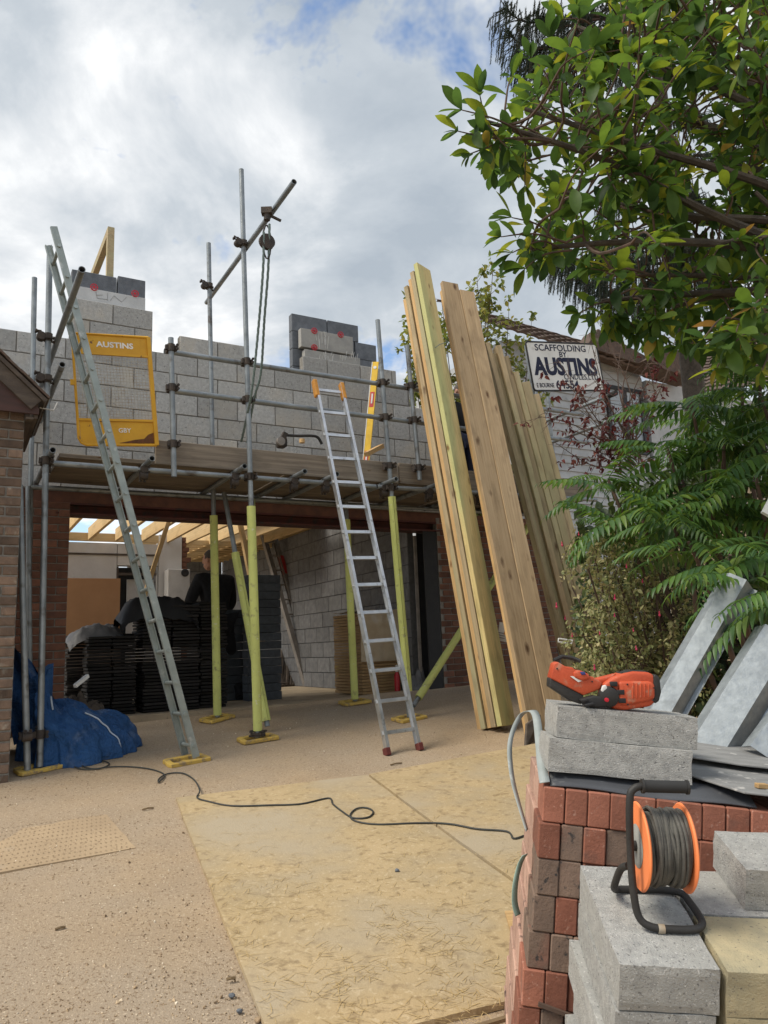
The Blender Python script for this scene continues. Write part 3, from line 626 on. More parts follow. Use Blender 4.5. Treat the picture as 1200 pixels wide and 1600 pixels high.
MB().ubox(hu1+.05, hu1+1.5, 11.9, 14, 1.0, pz(1040, 600, 11.9)).build('wall', T['clad'], rh)
tiled(rh, A(1050, 620, 12.2), A(1330, 585, 12.2), A(1330, 440, 15.5), A(1062, 560, 15.5), 16, 26)
MB().ubox(us(A(1050, 620, 12.6))[0], us(A(1330, 600, 12.6))[0], 12.6, 14, 1.0, pz(1100, 612, 12.6)).build('wall', T['clad'], rh)
tiled(rh, A(770, 640, 13), A(850, 640, 13), A(845, 545, 16), A(775, 570, 16), 10, 10)

# ------------------------------------------------------------------ scaffold
TR = .0255
SC = thing('scaffold', 'galvanised tube scaffold with boarded platform and lime foam sleeves', 'scaffold', FG(2.5, 6.95))
cpm = MB()
cpm.path([V((0,0,-.035)), V((0,0,.035))], .037, 12); cpm.path([V((-.035,.056,0)), V((.035,.056,0))], .037, 12); cpm.box(V((0,.028,0)), .05, .05, .05)
for (x, y, z) in ((.045,-.01,.018), (.045,-.01,-.018), (-.018,.056,.045), (.018,.056,.045)):
    d = V((0, -.05, 0)) if abs(x) > .04 else V((0, .05, 0)); cpm.tube(V((x, y, z)), V((x, y, z))+d, .008, n=6); cpm.tube(V((x, y, z))+d*.7, V((x, y, z))+d, .014, n=6)
cpm.box(V((.045, 0, 0)), .02, .05, .045); cpm.box(V((-.045, 0, 0)), .02, .04, .045)
cp_me = cpm.mesh('coupler', True); cp_me.materials.append(T['coupler'])
def coupler(p, X=UU, Z=ZZ, flip=False):
    M = frame(X, None, Z, p)
    if flip: M = M @ Matrix.Rotation(math.pi, 4, 'Z')
    inst('coupler', cp_me, M, SC)
def tube(p0, p1, name='tube'): return MB().pipe(p0, p1, TR).build(name, T['tube'], SC, smooth=True)
def standard(b, t, s, toground=True, lift=.03):
    p0, p1 = FS(*b, s), FS(*t, s)
    if toground:
        d = (p1-p0)/(p1.z-p0.z); u_, s_ = us(p0); p0 = p0+d*(gz(s_, u_)+lift-p0.z)
    tube(p0, p1, 'standard'); return p0, p1
def at_z(pp, z): 
    d = (pp[1]-pp[0])/(pp[1].z-pp[0].z); return pp[0]+d*(z-pp[0].z)
def pad(p, rot=0.0, size=.17, label=None):
    """yellow D-shaped foot pad with open middle"""
    m = MB(); c = V((p.x, p.y, 0)); u_, s_ = us(p); c.z = gz(s_, u_)+.004; pts = []
    X = UU*math.cos(rot)+NN*math.sin(rot); Y = NN*math.cos(rot)-UU*math.sin(rot)
    out = [(-1,-.55),(1,-.55),(1.08,-.3),(1.0,.55),(.8,.68),(-.8,.68),(-1,.55),(-1.08,-.3)]; k = len(out)
    ring = [(x*size, y*size) for x, y in out]; inn = [(x*size*.72, y*size*.58) for x, y in out]
    b = len(m.v)
    for z in (0, .03):
        for rr in (ring, inn):
            for (x, y) in rr:
                q = c+X*x+Y*y; uu_, ss_ = us(q); m.v.append(V((q.x, q.y, gz(ss_, uu_)+.004+z)))
    for i in range(k):
        j = (i+1) % k
        m.f += [(i, j, 2*k+j, 2*k+i), (k+i, 3*k+i, 3*k+j, k+j), (2*k+i, 2*k+j, 3*k+j, 3*k+i), (i, k+i, k+j, j)]
    m.tube(c+ZZ*.005, c+ZZ*.016, .07, n=4)
    return m.build('foot_pad', T['pad'], SC, bevel=.006, fixn=True)
pA = standard((62, 1205), (78, 385), 6.95); pA2 = standard((43, 1205), (31, 758), 6.88)
pB = standard((403, 1157), (377, 265), 6.95); pC = standard((640, 1126), (590, 500), 6.95)
pH = standard((340, 1136), (326, 380), 8.0); pI = standard((555, 1105), (540, 780), 8.0)
pL3 = standard((46, 1010), (44, 760), 8.0); pF = standard((50, 640), (54, 434), 8.05)
pG1 = standard((853, 750), (822, 540), 6.95); pG2 = standard((848, 730), (836, 600), 8.05); pG3 = standard((866, 730), (856, 620), 8.05)
for p, r in ((pA, .3), (pB, .1), (pC, .2), (pH, .5), (pI, .1)): pad(p[0], r)
pad(G(292, 1192), .15)
ZR, ZM, ZL = 4.29, 3.90, 3.12
SR = 6.95+.052
tube(F(1.66, SR, ZR), F(4.9, SR, ZR-.002)); tube(F(4.92, SR, ZR-.002), F(7.0, SR, ZR)); tube(F(1.70, SR, ZM+.01), F(5.0, SR, ZM)); tube(F(5.02, SR, ZM), F(7.05, SR, ZM+.03))
tube(F(.62, SR, ZL-.005), F(3.9, SR, ZL+.01), 'ledger'); tube(F(3.92, SR, ZL+.01), F(7.1, SR, ZL+.06), 'ledger'); tube(F(.62, 8.05, ZL-.01), F(7.1, 8.05, ZL+.04), 'ledger')
pD = standard((272, 745), (267, 528), 6.90, False); pE = standard((656, 750), (636, 540), 6.92, False)
for pp in (pB, pC, pD, pE):
    for z in (ZR, ZM): q = at_z(pp, z); coupler(q)
    coupler(at_z(pp, 3.36 if pp in (pC, pE, pD) else ZL))
for pp in (pA, pB, pC): coupler(at_z(pp, ZL))
coupler(at_z(pB, 5.55), NN); coupler(at_z(pH, 5.55), NN); coupler(at_z(pA, 4.23), NN); coupler(at_z(pA, 3.85), NN); coupler(at_z(pF, 4.05), NN)
coupler(at_z(pA, .86)); coupler(at_z(pA2, .86), UU, ZZ, True)
tube(F(2.43+.055, 5.74, 5.55), F(2.43+.055, 8.42, 5.55), 'cantilever_tube')
tube(F(.72, 5.55, 4.23), F(.72, 8.27, 4.23)); tube(F(.72, 6.54, 3.85), F(.72, 8.27, 3.85))
tube(F(7.2, 6.65, 4.49), F(7.2, 8.25, 4.49)); tube(F(7.2, 6.76, 4.16), F(7.2, 8.25, 4.16)); MB().tube(F(7.2, 6.6, 4.49), F(7.2, 6.72, 4.49), .036).build('end_cap', T['rubber'], SC)
for px in (82, 238, 383, 477, 527, 619, 690, 770, 850):
    u = us(FS(px, 725, 6.75))[0]; tube(F(u, 6.76, ZL+.052), F(u, 8.22, ZL+.052), 'transom'); coupler(F(u-.02, SR, ZL+.0), UU, NN)
for i in range(5):
    for (u0, u1) in ((.78, 2.9), (2.91, 5.2), (5.21, 7.1)):
        s0 = 7.10+i*.222; o = inst('platform_board', box_mesh('platform_board', u1-u0-.01, .216, .038, .004, T['scaffboard']), frame(UU, None, ZZ, F((u0+u1)/2, s0+.11, ZL+.052+TR+.021+random.uniform(0, .003))), SC)
for (u0, u1, dz) in ((1.60, 4.22, 0), (4.23, 4.85, .004), (4.86, 7.1, -.01)):
    inst('toe_board', box_mesh('toe_board', u1-u0-.01, .036, .23, .004, T['scaffboard']), frame(UU, None, ZZ, F((u0+u1)/2, 7.066, 3.312+dz)), SC)
# lime foam sleeves
CAMV = V((0, 0, CZ))
def sleeve(p0, p1, r=.042, slit=None, half=.05):
    sd = slit or NN; return MB().arc(p0, p1, r, .012, sd, half).build('foam_sleeve', T['sleeve'], SC, smooth=True)
def on_pole(pp, s, py):       # point of a standard at picture height py
    best = min(range(0, 400), key=lambda i: abs(proj(pp[0].lerp(pp[1], i/400))[1]-py)); return pp[0].lerp(pp[1], best/400)
def proj(p):
    v = p-CAMV; w = v.dot(fwd); return 600+FPX*v.dot(cR)/w, 800-FPX*v.dot(cU)/w
sleeve(pB[0]+ZZ*.06, on_pole(pB, 0, 792)); sleeve(pC[0]+ZZ*.26, on_pole(pC, 0, 776), slit=-NN-UU*.2, half=.07)
sleeve(pH[0]+ZZ*.02, on_pole(pH, 0, 806)); sleeve(pI[0]+ZZ*.02, on_pole(pI, 0, 812))
sl0 = MB(); tp = on_pole(pB, 0, 792); sl0.add([tp+UU*.042, tp+UU*.036+NN*.02, tp+UU*.04+ZZ*.09], [(0, 1, 2), (2, 1, 0)]); sl0.build('sleeve_flap', T['sleeve'], SC)
d0, d1 = FG(us(G(418, 1143))[0], us(G(418, 1143))[1], .05), FS(350, 770, 7.9); tube(d0, d1, 'brace'); sleeve(d0+(d1-d0)*.02, d0+(d1-d0)*.72, slit=-NN+UU*.1, half=.07)
k0 = FG(*us(G(646, 1112)), .06); k1 = FS(862, 765, 7.9); tube(k0, k1, 'brace'); sleeve(k0+(k1-k0)*.03, k0+(k1-k0)*.80)
chn = MB(); bb = pB[0]
for i in range(26):
    a = i*1.9; chn.box(bb+V((.055*math.cos(a)*(1+.3*math.sin(i)), .055*math.sin(a), .015+.02*(i % 3))), .03, .022, .016)
chn.build('base_chain', T['coupler'], SC)

# ------------------------------------------------------------------ gate, sign, lettering
def text_part(body, size, M, mt, parent, bold=0.0, name='lettering', sx=1.0):
    cu = bpy.data.curves.new('t', 'FONT'); cu.body = body; cu.size = size; cu.align_x = 'CENTER'; cu.align_y = 'CENTER'; cu.extrude = .0008; cu.offset = bold; cu.resolution_u = 3
    to = bpy.data.objects.new('t', cu); COL.objects.link(to); dg = bpy.context.evaluated_depsgraph_get(); me = bpy.data.meshes.new_from_object(to.evaluated_get(dg)); bpy.data.objects.remove(to)
    me.materials.clear(); me.materials.append(mt); return inst(name, me, M @ Matrix.Diagonal((sx, 1, 1, 1)), parent)
def face_frame(c, X=UU, Z=-NN):    # x along the face, y up, z out of the face
    X = X.normalized(); Zn = (Z-X*Z.dot(X)).normalized(); Y = Zn.cross(X)
    return Matrix(((X.x,Y.x,Zn.x,c.x),(X.y,Y.y,Zn.y,c.y),(X.z,Y.z,Zn.z,c.z),(0,0,0,1)))
GS = 6.98
g = [FS(121, 522, GS), FS(239, 526, GS), FS(237, 698, GS), FS(115, 692, GS)]
gt = thing('ladder_gate', 'yellow steel scaffold gate with wire mesh middle hung on the platform', 'gate', (g[2]+g[3])/2)
cen = (g[0]+g[1]+g[2]+g[3])/4; Xg = ((g[1]-g[0])+(g[2]-g[3])).normalized(); GM = face_frame(cen, Xg); gw = ((g[1]-g[0]).length+(g[2]-g[3]).length)/2; gh = ((g[0]-g[3]).length+(g[1]-g[2]).length)/2
def gl(x, y, z=0): return GM @ V((x, y, z))
h2, w2 = gh/2, gw/2
frm = MB(); r_ = .013
frm.path([gl(w2, -h2), gl(-w2+.06, -h2), gl(-w2+.02, -h2+.02), gl(-w2, -h2+.06), gl(-w2, h2-.01), gl(w2, h2)], r_, 10)
frm.boxm(face_frame(gl(w2, 0), Xg), .035, gh, .035); frm.boxm(face_frame(gl(0, h2-.19), Xg), gw, .022, .022); frm.boxm(face_frame(gl(0, -h2+.23), Xg), gw, .022, .022); frm.boxm(face_frame(gl(-w2-.015, .05), Xg), .05, .05, .02)
frm.build('frame', T['gate_yellow'], gt, smooth=True)
pnl = MB(); pnl.boxm(face_frame(gl(0, h2-.095, -.004), Xg), gw-.02, .17, .004); tpn = pnl.build('top_panel', T['gate_yellow'], gt)
pn2 = MB(); pn2.boxm(face_frame(gl(.0, -h2+.115, -.004), Xg), gw-.03, .205, .004); bpn = pn2.build('bottom_panel', T['gate_yellow'], gt, label='yellow bottom panel with rust along its lower edge')
rst = MB(); rr = random.Random(4)
rst.add([gl(.0, -h2+.018, .001), gl(w2-.02, -h2+.018, .001), gl(w2-.02, -h2+.12, .001), gl(w2-.07, -h2+.10, .001), gl(w2-.11, -h2+.06, .001), gl(.14, -h2+.05, .001), gl(.08, -h2+.035, .001)], [tuple(range(7))]); rst.build('rust_patch', mat('rust', (.16,.065,.025), (.10,.045,.02), 25, .9), gt)
mw = MB(); y0_, y1_ = -h2+.23, h2-.19; nx, ny = 24, 22
for i in range(1, nx): x = -w2+gw*i/nx; mw.tube(gl(x, y0_), gl(x, y1_), .0023, n=4, caps=False)
for j in range(1, ny): y = y0_+(y1_-y0_)*j/ny; mw.tube(gl(-w2, y, .002), gl(w2, y, .002), .0023, n=4, caps=False)
mw.build('wire_mesh', T['wire'], gt)
text_part('AUSTINS', .072, face_frame(gl(.03, h2-.10, .0), Xg), T['white_text'], gt, .0022, sx=1.15)
text_part('GBY', .058, face_frame(gl(.06, -h2+.135, .0), Xg), T['white_text'], gt, .001)
# sign
SS = 6.86; a_, b_, c_, d_ = FS(825, 534, SS), FS(934, 539, SS), FS(941, 609, SS), FS(832, 610, SS)
sg = thing('scaffold_sign', 'white scaffolding company sign with navy lettering on the right poles', 'sign', (c_+d_)/2)
cs = (a_+b_+c_+d_)/4; Xs = ((b_-a_)+(c_-d_)).normalized(); sw = ((b_-a_).length+(c_-d_).length)/2; sh = ((a_-d_).length+(b_-c_).length)/2; SM = face_frame(cs, Xs)
def sp_(x, y, z=0): return SM @ V((x, y, z))
rc = []; rr_ = .04
for (cx_, cy_, st) in ((sw/2-rr_, sh/2-rr_, 0), (-sw/2+rr_, sh/2-rr_, 90), (-sw/2+rr_, -sh/2+rr_, 180), (sw/2-rr_, -sh/2+rr_, 270)):
    for q in range(5): t_ = math.radians(st+q*22.5); rc.append((cx_+rr_*math.cos(t_), cy_+rr_*math.sin(t_)))
MB().prism(rc, SM, -.012, 0).build('panel', T['sign_white'], sg)
MB().path([sp_(x*1.01, y*1.012, -.004) for x, y in rc]+[sp_(rc[0][0]*1.01, rc[0][1]*1.012, -.004)], .012, 8, False).build('black_edging', T['blackmetal'], sg, smooth=True)
def st(body, size, x, y, bold, sx=1.0): text_part(body, size, face_frame(sp_(x*sw, y*sh, .002), Xs), T['navy'], sg, bold, sx=sx)
st('SCAFFOLDING', .118, -.03, .385, .0015, 1.12); st('BY', .10, -.02, .25, .0015, 1.1); st('AUSTINS', .30, .0, -.02, .014, .90)
st('C NDLES,LTD.', .10, .20, -.225, .0008); st('E BOURNE', .078, -.34, -.40, .001, .78); st('64554', .15, -.03, -.39, .003, 1.05)

# ------------------------------------------------------------------ gin wheel and rope
gw_ = thing('rope_pulley', 'gin wheel pulley clamped under the cantilever tube with grey rope', 'pulley', F(2.5, 6.2, 5.3))
hk = FS(417, 335, 6.22)
MB().tube(hk+ZZ*.05, hk-ZZ*.06, .03, n=10).box(hk+ZZ*.03, .1, .07, .06).bar(hk+UU*.02, hk+UU*.14-ZZ*.03, .02, .02).build('clamp', T['coupler'], gw_)
wh = FS(417, 378, 6.22)
MB().path([wh+UU*.07*math.cos(t*.5)*.55+ZZ*.17*math.sin(t*.5) for t in range(13)], .008, 6).build('wheel_frame', T['coupler'], gw_)
MB().lathe([(.0, -.02), (.075, -.02), (.06, -.005), (.06, .005), (.075, .02), (0, .02)], frame(UU, None, NN, wh), 20).build('wheel', T['coupler'], gw_)
def rope(pts, name='rope', r=.012):
    P = []
    for i in range(len(pts)-1):
        a, b = pts[i], pts[i+1]; k = max(2, int((b-a).length/.02))
        for j in range(k): P.append(a.lerp(b, j/k))
    P.append(pts[-1]); Q = MB()
    for ph in (0, 2.1, 4.2): Q.path([p+UU*math.cos(i*.75+ph)*r*.5+NN*math.sin(i*.75+ph)*r*.5 for i, p in enumerate(P)], r*.62, 5)
    return Q.build(name, T['ropemat'], gw_, smooth=True)
def curve(pts, k=8):
    out = []
    n = len(pts)
    for i in range(n-1):
        p0, p1, p2, p3 = pts[max(i-1, 0)], pts[i], pts[i+1], pts[min(i+2, n-1)]
        for j in range(k):
            t = j/k; out.append(.5*((2*p1)+(p2-p0)*t+(2*p0-5*p1+4*p2-p3)*t*t+(3*p1-p0-3*p2+p3)*t**3))
    out.append(pts[-1]); return out
rope(curve([FS(412, 362, 6.2), FS(411, 420, 6.25), FS(404, 510, 6.45), FS(395, 600, 6.7), FS(388, 640, 6.9), FS(377, 690, 7.3)]))
rope(curve([FS(421, 350, 6.2), FS(419, 420, 6.25), FS(413, 500, 6.45), FS(408, 580, 6.7), FS(399, 615, 6.85), FS(392, 650, 7.1), FS(386, 692, 7.3)]))

# ------------------------------------------------------------------ ladders
def ladder(name, label, b0, t0, b1, t1, nr, sw_, sd, rr, mt, foot=None, tip=None, first=.5, rungmat=None, flat=False, tags=()):
    lt = thing(name, label, 'ladder', (b0+b1)/2)
    ax = ((t0-b0)+(t1-b1)).normalized(); ac = (b1-b0).normalized(); nrm = ax.cross(ac).normalized()
    for (b, t) in ((b0, t0), (b1, t1)):
        d = t-b; m = MB(); M = frame(d, None, nrm, (b+t)/2); L_ = d.length
        m.boxm(M @ Matrix.Translation((0, 0, 0)), L_, sw_*.35, sd)
        m.boxm(M @ Matrix.Translation((0, sw_*.32 if b is b0 else -sw_*.32, sd/2-.004)), L_, sw_*.6, .007); m.boxm(M @ Matrix.Translation((0, sw_*.32 if b is b0 else -sw_*.32, -sd/2+.004)), L_, sw_*.6, .007)
        m.build('stile', mt, lt)
        if foot: MB().bar(b-d.normalized()*.02, b+d.normalized()*.045, sw_*1.25, sd*1.15, nrm).build('foot', foot, lt, bevel=.006)
        if tip: MB().bar(t-d.normalized()*.19, t+d.normalized()*.012, sw_*1.3, sd*1.12, nrm).build('end_tip', tip, lt, bevel=.012)
    L_ = min((t0-b0).length, (t1-b1).length)
    for i in range(nr):
        k = (first+i)/nr
        m = MB(); a, b = b0.lerp(t0, k), b1.lerp(t1, k); e = (b-a).normalized()*.018
        m.tube(a-e, b+e, rr, n=10) if not flat else m.bar(a-e, b+e, rr*2.2, rr*1.5, nrm)
        m.build('rung', rungmat or mt, lt, smooth=not flat)
    for (side, k, L2) in tags:
        b, t = ((b0, t0), (b1, t1))[side]; d = (t-b).normalized(); c = b.lerp(t, k)
        MB().bar(c-d*L2/2-nrm*.002, c+d*L2/2-nrm*.002, sw_*.6, sd*1.04, nrm).build('red_sticker', T['label_red'], lt)
    return lt
def Gp(px, py, h=0.0): 
    p = G(px, py); return p+ZZ*h
bn, bf = Gp(307, 1191, .04), Gp(289, 1181, .01)
ladder('steel_ladder', 'long galvanised ladder leaning left up to the scaffold corner pole', bn, FS(84, 354, us(bn)[1]), bf, FS(75, 384, us(bf)[1]), 17, .034, .056, .016, T['galv_ladder'], first=.35)
b0, b1 = Gp(605, 1181, .02), Gp(656, 1173, .02)
ladder('aluminium_ladder', 'bright aluminium ladder with orange tips leaning on the toe board', b0, FS(491, 596, 6.93), b1, FS(533, 601, 6.93), 14, .036, .062, .014, T['alu'], T['redfoot'], T['orange_tip'], first=.62, flat=True)
i0, i1 = ZP(476, 1066, .845), ZP(493, 1068, .845)
i0 = F(*us(FS(477, 1066, 12.0)), .85); i1 = F(*us(FS(494, 1068, 12.05)), .85)
ladder('old_ladder', 'old dull ladder with red stickers leaning inside the garage', i0, FS(404, 818, 13.0), i1, FS(424, 816, 13.0), 11, .11, .07, .016, T['old_alu'], first=.6, tags=((1, .72, .35), (1, .50, .08)))

# ------------------------------------------------------------------ timbers leaning on the scaffold
def plank(label, bot, top, off, wdir, w, th, mt, L_=None, group=None, slide=0.0):
    d = (top-bot).normalized(); L_ = L_ or (top-bot).length
    wd = (wdir-d*wdir.dot(d)).normalized()
    c = bot+off+d*(L_/2+slide)
    o = inst('timber_plank', box_mesh('plank', L_, th, w, .003, mt), frame(d, None, wd, c)); tag(o, label, 'plank', group); return o
def bundle(bot, top, al, spec, group):
    """spec: (offset along t, offset along e, width along e, thickness along t, length change, material, label)"""
    d = (top-bot).normalized(); t = V((math.cos(al), -math.sin(al), 0)); e = V((-math.sin(al), -math.cos(al), 0)); e = (e-d*e.dot(d)).normalized(); t = d.cross(e)
    if t.x < 0: t = -t
    for (ot, oe, w, th, dl, mt, lab) in spec:
        plank(lab, bot, top, t*ot+e*oe, e, w, th, T[mt], (top-bot).length+dl, group)
bL = Gp(778, 1141, .0)+ZZ*.03; tL = FS(650, 432, 7.0)
bundle(bL, tL, math.radians(40), [
    (-.165, -.045, .22, .056, -.24, 'timber_orange', 'leftmost brown joist of the leaning green treated bundle'),
    (-.099, -.005, .22, .055, -.12, 'timber_pale', 'pale edged joist second in the leaning treated bundle'),
    (-.036, -.030, .225, .055, -.05, 'timber_orange', 'orange edged joist third in the leaning treated bundle'),
    (.027, -.004, .24, .055, .0, 'timber_pale', 'joist behind the broad green face of the treated bundle'),
    (.090, -.018, .25, .055, .08, 'timber_green', 'tallest greenish treated joist showing its broad face')], 'treated joists leaning together')
tie = MB(); tz = tL.lerp(bL, .20); tie.path([tz+V((.03,-.12,0)), tz+V((.10,-.12,.05)), tz+V((.16,-.04,.10)), tz+V((.22, .02, .14))], .004, 5); o = tie.build('tie_cord', T['ropemat']); tag(o, 'thin pale cord tied round the green treated bundle', 'cord')
bM = Gp(858, 1150, .0)+ZZ*.03; tM = FS(716, 452, 7.0)
bundle(bM, tM, math.radians(-24), [
    (-.115, .0, .055, .215, .06, 'timber_brown', 'wide knotty brown plank with an orange sawn edge'),
    (.095, .012, .05, .195, -.03, 'timber_brown', 'knotty brown plank just right of the orange edged plank'),
    (-.105, -.060, .05, .215, -.02, 'timber_orange', 'orange plank behind the wide knotty brown plank')], 'wide planks leaning')
bR = FG(6.30, 6.45, .03); tR = FS(800, 575, 6.72)
bundle(bR, tR, math.radians(-10), [
    (-.255, .03, .15, .056, .32, 'timber_pale', 'tallest thin joist of the pale bundle beside knotty planks'),
    (-.193, -.03, .15, .056, .20, 'timber_pale', 'second joist of the pale weathered bundle'),
    (-.130, .02, .15, .06, .27, 'timber_pale', 'third joist of the pale weathered bundle'),
    (-.065, .0, .15, .06, .13, 'timber_pale', 'fourth joist of the pale weathered bundle'),
    (.0, .015, .15, .062, -.08, 'timber_pale', 'fifth joist of the pale weathered bundle'),
    (.085, .02, .15, .10, -.22, 'timber_pale', 'short wide joist at the bush side of the pale bundle'),
    (.180, .0, .15, .075, -.38, 'timber_pale', 'shortest joist of the pale bundle next to the bush')], 'pale joists leaning together')
lb = thing('timber_label', 'white and orange printed paper label stapled to the knotty plank', 'label', FS(787, 1000, 6.3))
lc = FS(787, 988, 6.25); LM = face_frame(lc, V((.9, .35, -.12)), V((-.3, -.9, .1)))
MB().prism([(-.075, -.085), (.07, -.10), (.085, .085), (-.05, .10)], LM, 0, .002).build('paper', T['card'], lb)
MB().prism([(-.0, -.02), (.06, -.03), (.07, .045), (.02, .06)], LM, .003, .004).build('orange_patch', T['label_orange'], lb)
for k in range(3): MB().prism([(-.06, -.06+k*.024), (.01, -.066+k*.024), (.01, -.057+k*.024), (-.06, -.05+k*.024)], LM, .003, .004).build('print_line', T['catflower'], lb)

# ------------------------------------------------------------------ on the platform
lv0, lv1 = FS(567, 708, 7.45), FS(587, 566, 7.62); lvz = 3.245; lv0.z = lvz
lt = thing('spirit_level', 'yellow spirit level leaning against the guard rail', 'spirit level', lv0)
dlv = (lv1-lv0); LVM = frame(dlv, None, V((-.2, -1, 0)), (lv0+lv1)/2)
MB().boxm(LVM, dlv.length, .075, .022).build('body', T['level'], lt)
MB().boxm(LVM @ Matrix.Translation((0, .0385, .001)), dlv.length, .008, .025).build('edge_rail', T['card'], lt)
for x in (-.30, .18):
    MB().boxm(LVM @ Matrix.Translation((x*dlv.length, 0, .012)), .20, .05, .003).build('red_badge', T['label_red'], lt)
    MB().boxm(LVM @ Matrix.Translation((x*dlv.length+.01, 0, .0145)), .13, .018, .003).build('white_badge_print', T['card'], lt)
for x in (-.44, .45): MB().lathe([(0, 0), (.02, 0), (.02, .004), (0, .004)], LVM @ Matrix.Translation((x*dlv.length, 0, .0115)), 12).build('vial', T['card'], lt)
stk = MB(); stk.bar(FS(572, 710, 7.3), FS(597, 697, 7.5), .05, .05); o = stk.build('timber_offcut', T['timber_orange']); tag(o, 'short pale offcut lying behind the toe board', 'offcut')
sw0 = thing('cut_off_saw', 'grey power saw with long black handle behind the toe board', 'saw', FS(470, 700, 7.4))
MB().path(curve([FS(447, 680, 7.4), FS(465, 681, 7.4), FS(488, 681, 7.4), FS(497, 684, 7.4), FS(503, 694, 7.4)]), .016, 8).build('handle', T['black_plastic'], sw0, smooth=True)
MB().boxm(frame(UU, None, ZZ, FS(440, 692, 7.45)), .10, .12, .11).build('motor', T['coupler'], sw0, bevel=.025)
MB().lathe([(0, 0), (.045, 0), (.045, .03), (0, .035)], frame(UU, None, -NN, FS(438, 690, 7.38)), 18).build('blade_guard', T['old_alu'], sw0, smooth=True)
MB().bar(FS(446, 676, 7.4), FS(437, 696, 7.4), .05, .06).build('grip', T['coupler'], sw0, bevel=.01)
MB().tube(FS(472, 692, 7.35), FS(472, 686, 7.35), .03, n=12).build('knob', T['timber_orange'], sw0)
def cloth(cx, cy, rx, ry, h, seed, base, nx=26, ny=20, sharp=.5, drop=0.0):
    def fn(i, j):
        x, y = (i*2-1), (j*2-1); r = (abs(x)**3+abs(y)**3)**(1/3); rr = min(r, 1)
        q = V((x*1.5+seed*3.1, y*1.5-seed, seed)); n = noise.noise(q)+.6*abs(noise.noise(q*2.3))-.3+.25*noise.noise(q*5)
        top = h*max(0, 1-rr*rr)**sharp*(.7+.9*n)
        hang = drop*max(0, (r-.60)/.65)**1.2
        sx = 1-.22*max(0, r-.75) if drop else 1+.07*noise.noise(q*3)
        return base+UU*(x*rx*sx+.04*n*drop)+NN*(y*ry*sx)+ZZ*(max(top, -.02 if drop else .0)-hang*(1+.35*n))
    return fn
pb = FS(478, 700, 7.35); pb.z = 3.24
o = MB().grid(cloth(0, 0, .22, .12, .17, 3, pb), 22, 14).build('plastic_sack', T['clearbag'], smooth=True); tag(o, 'crumpled grey plastic sack under the saw on the platform', 'sack')

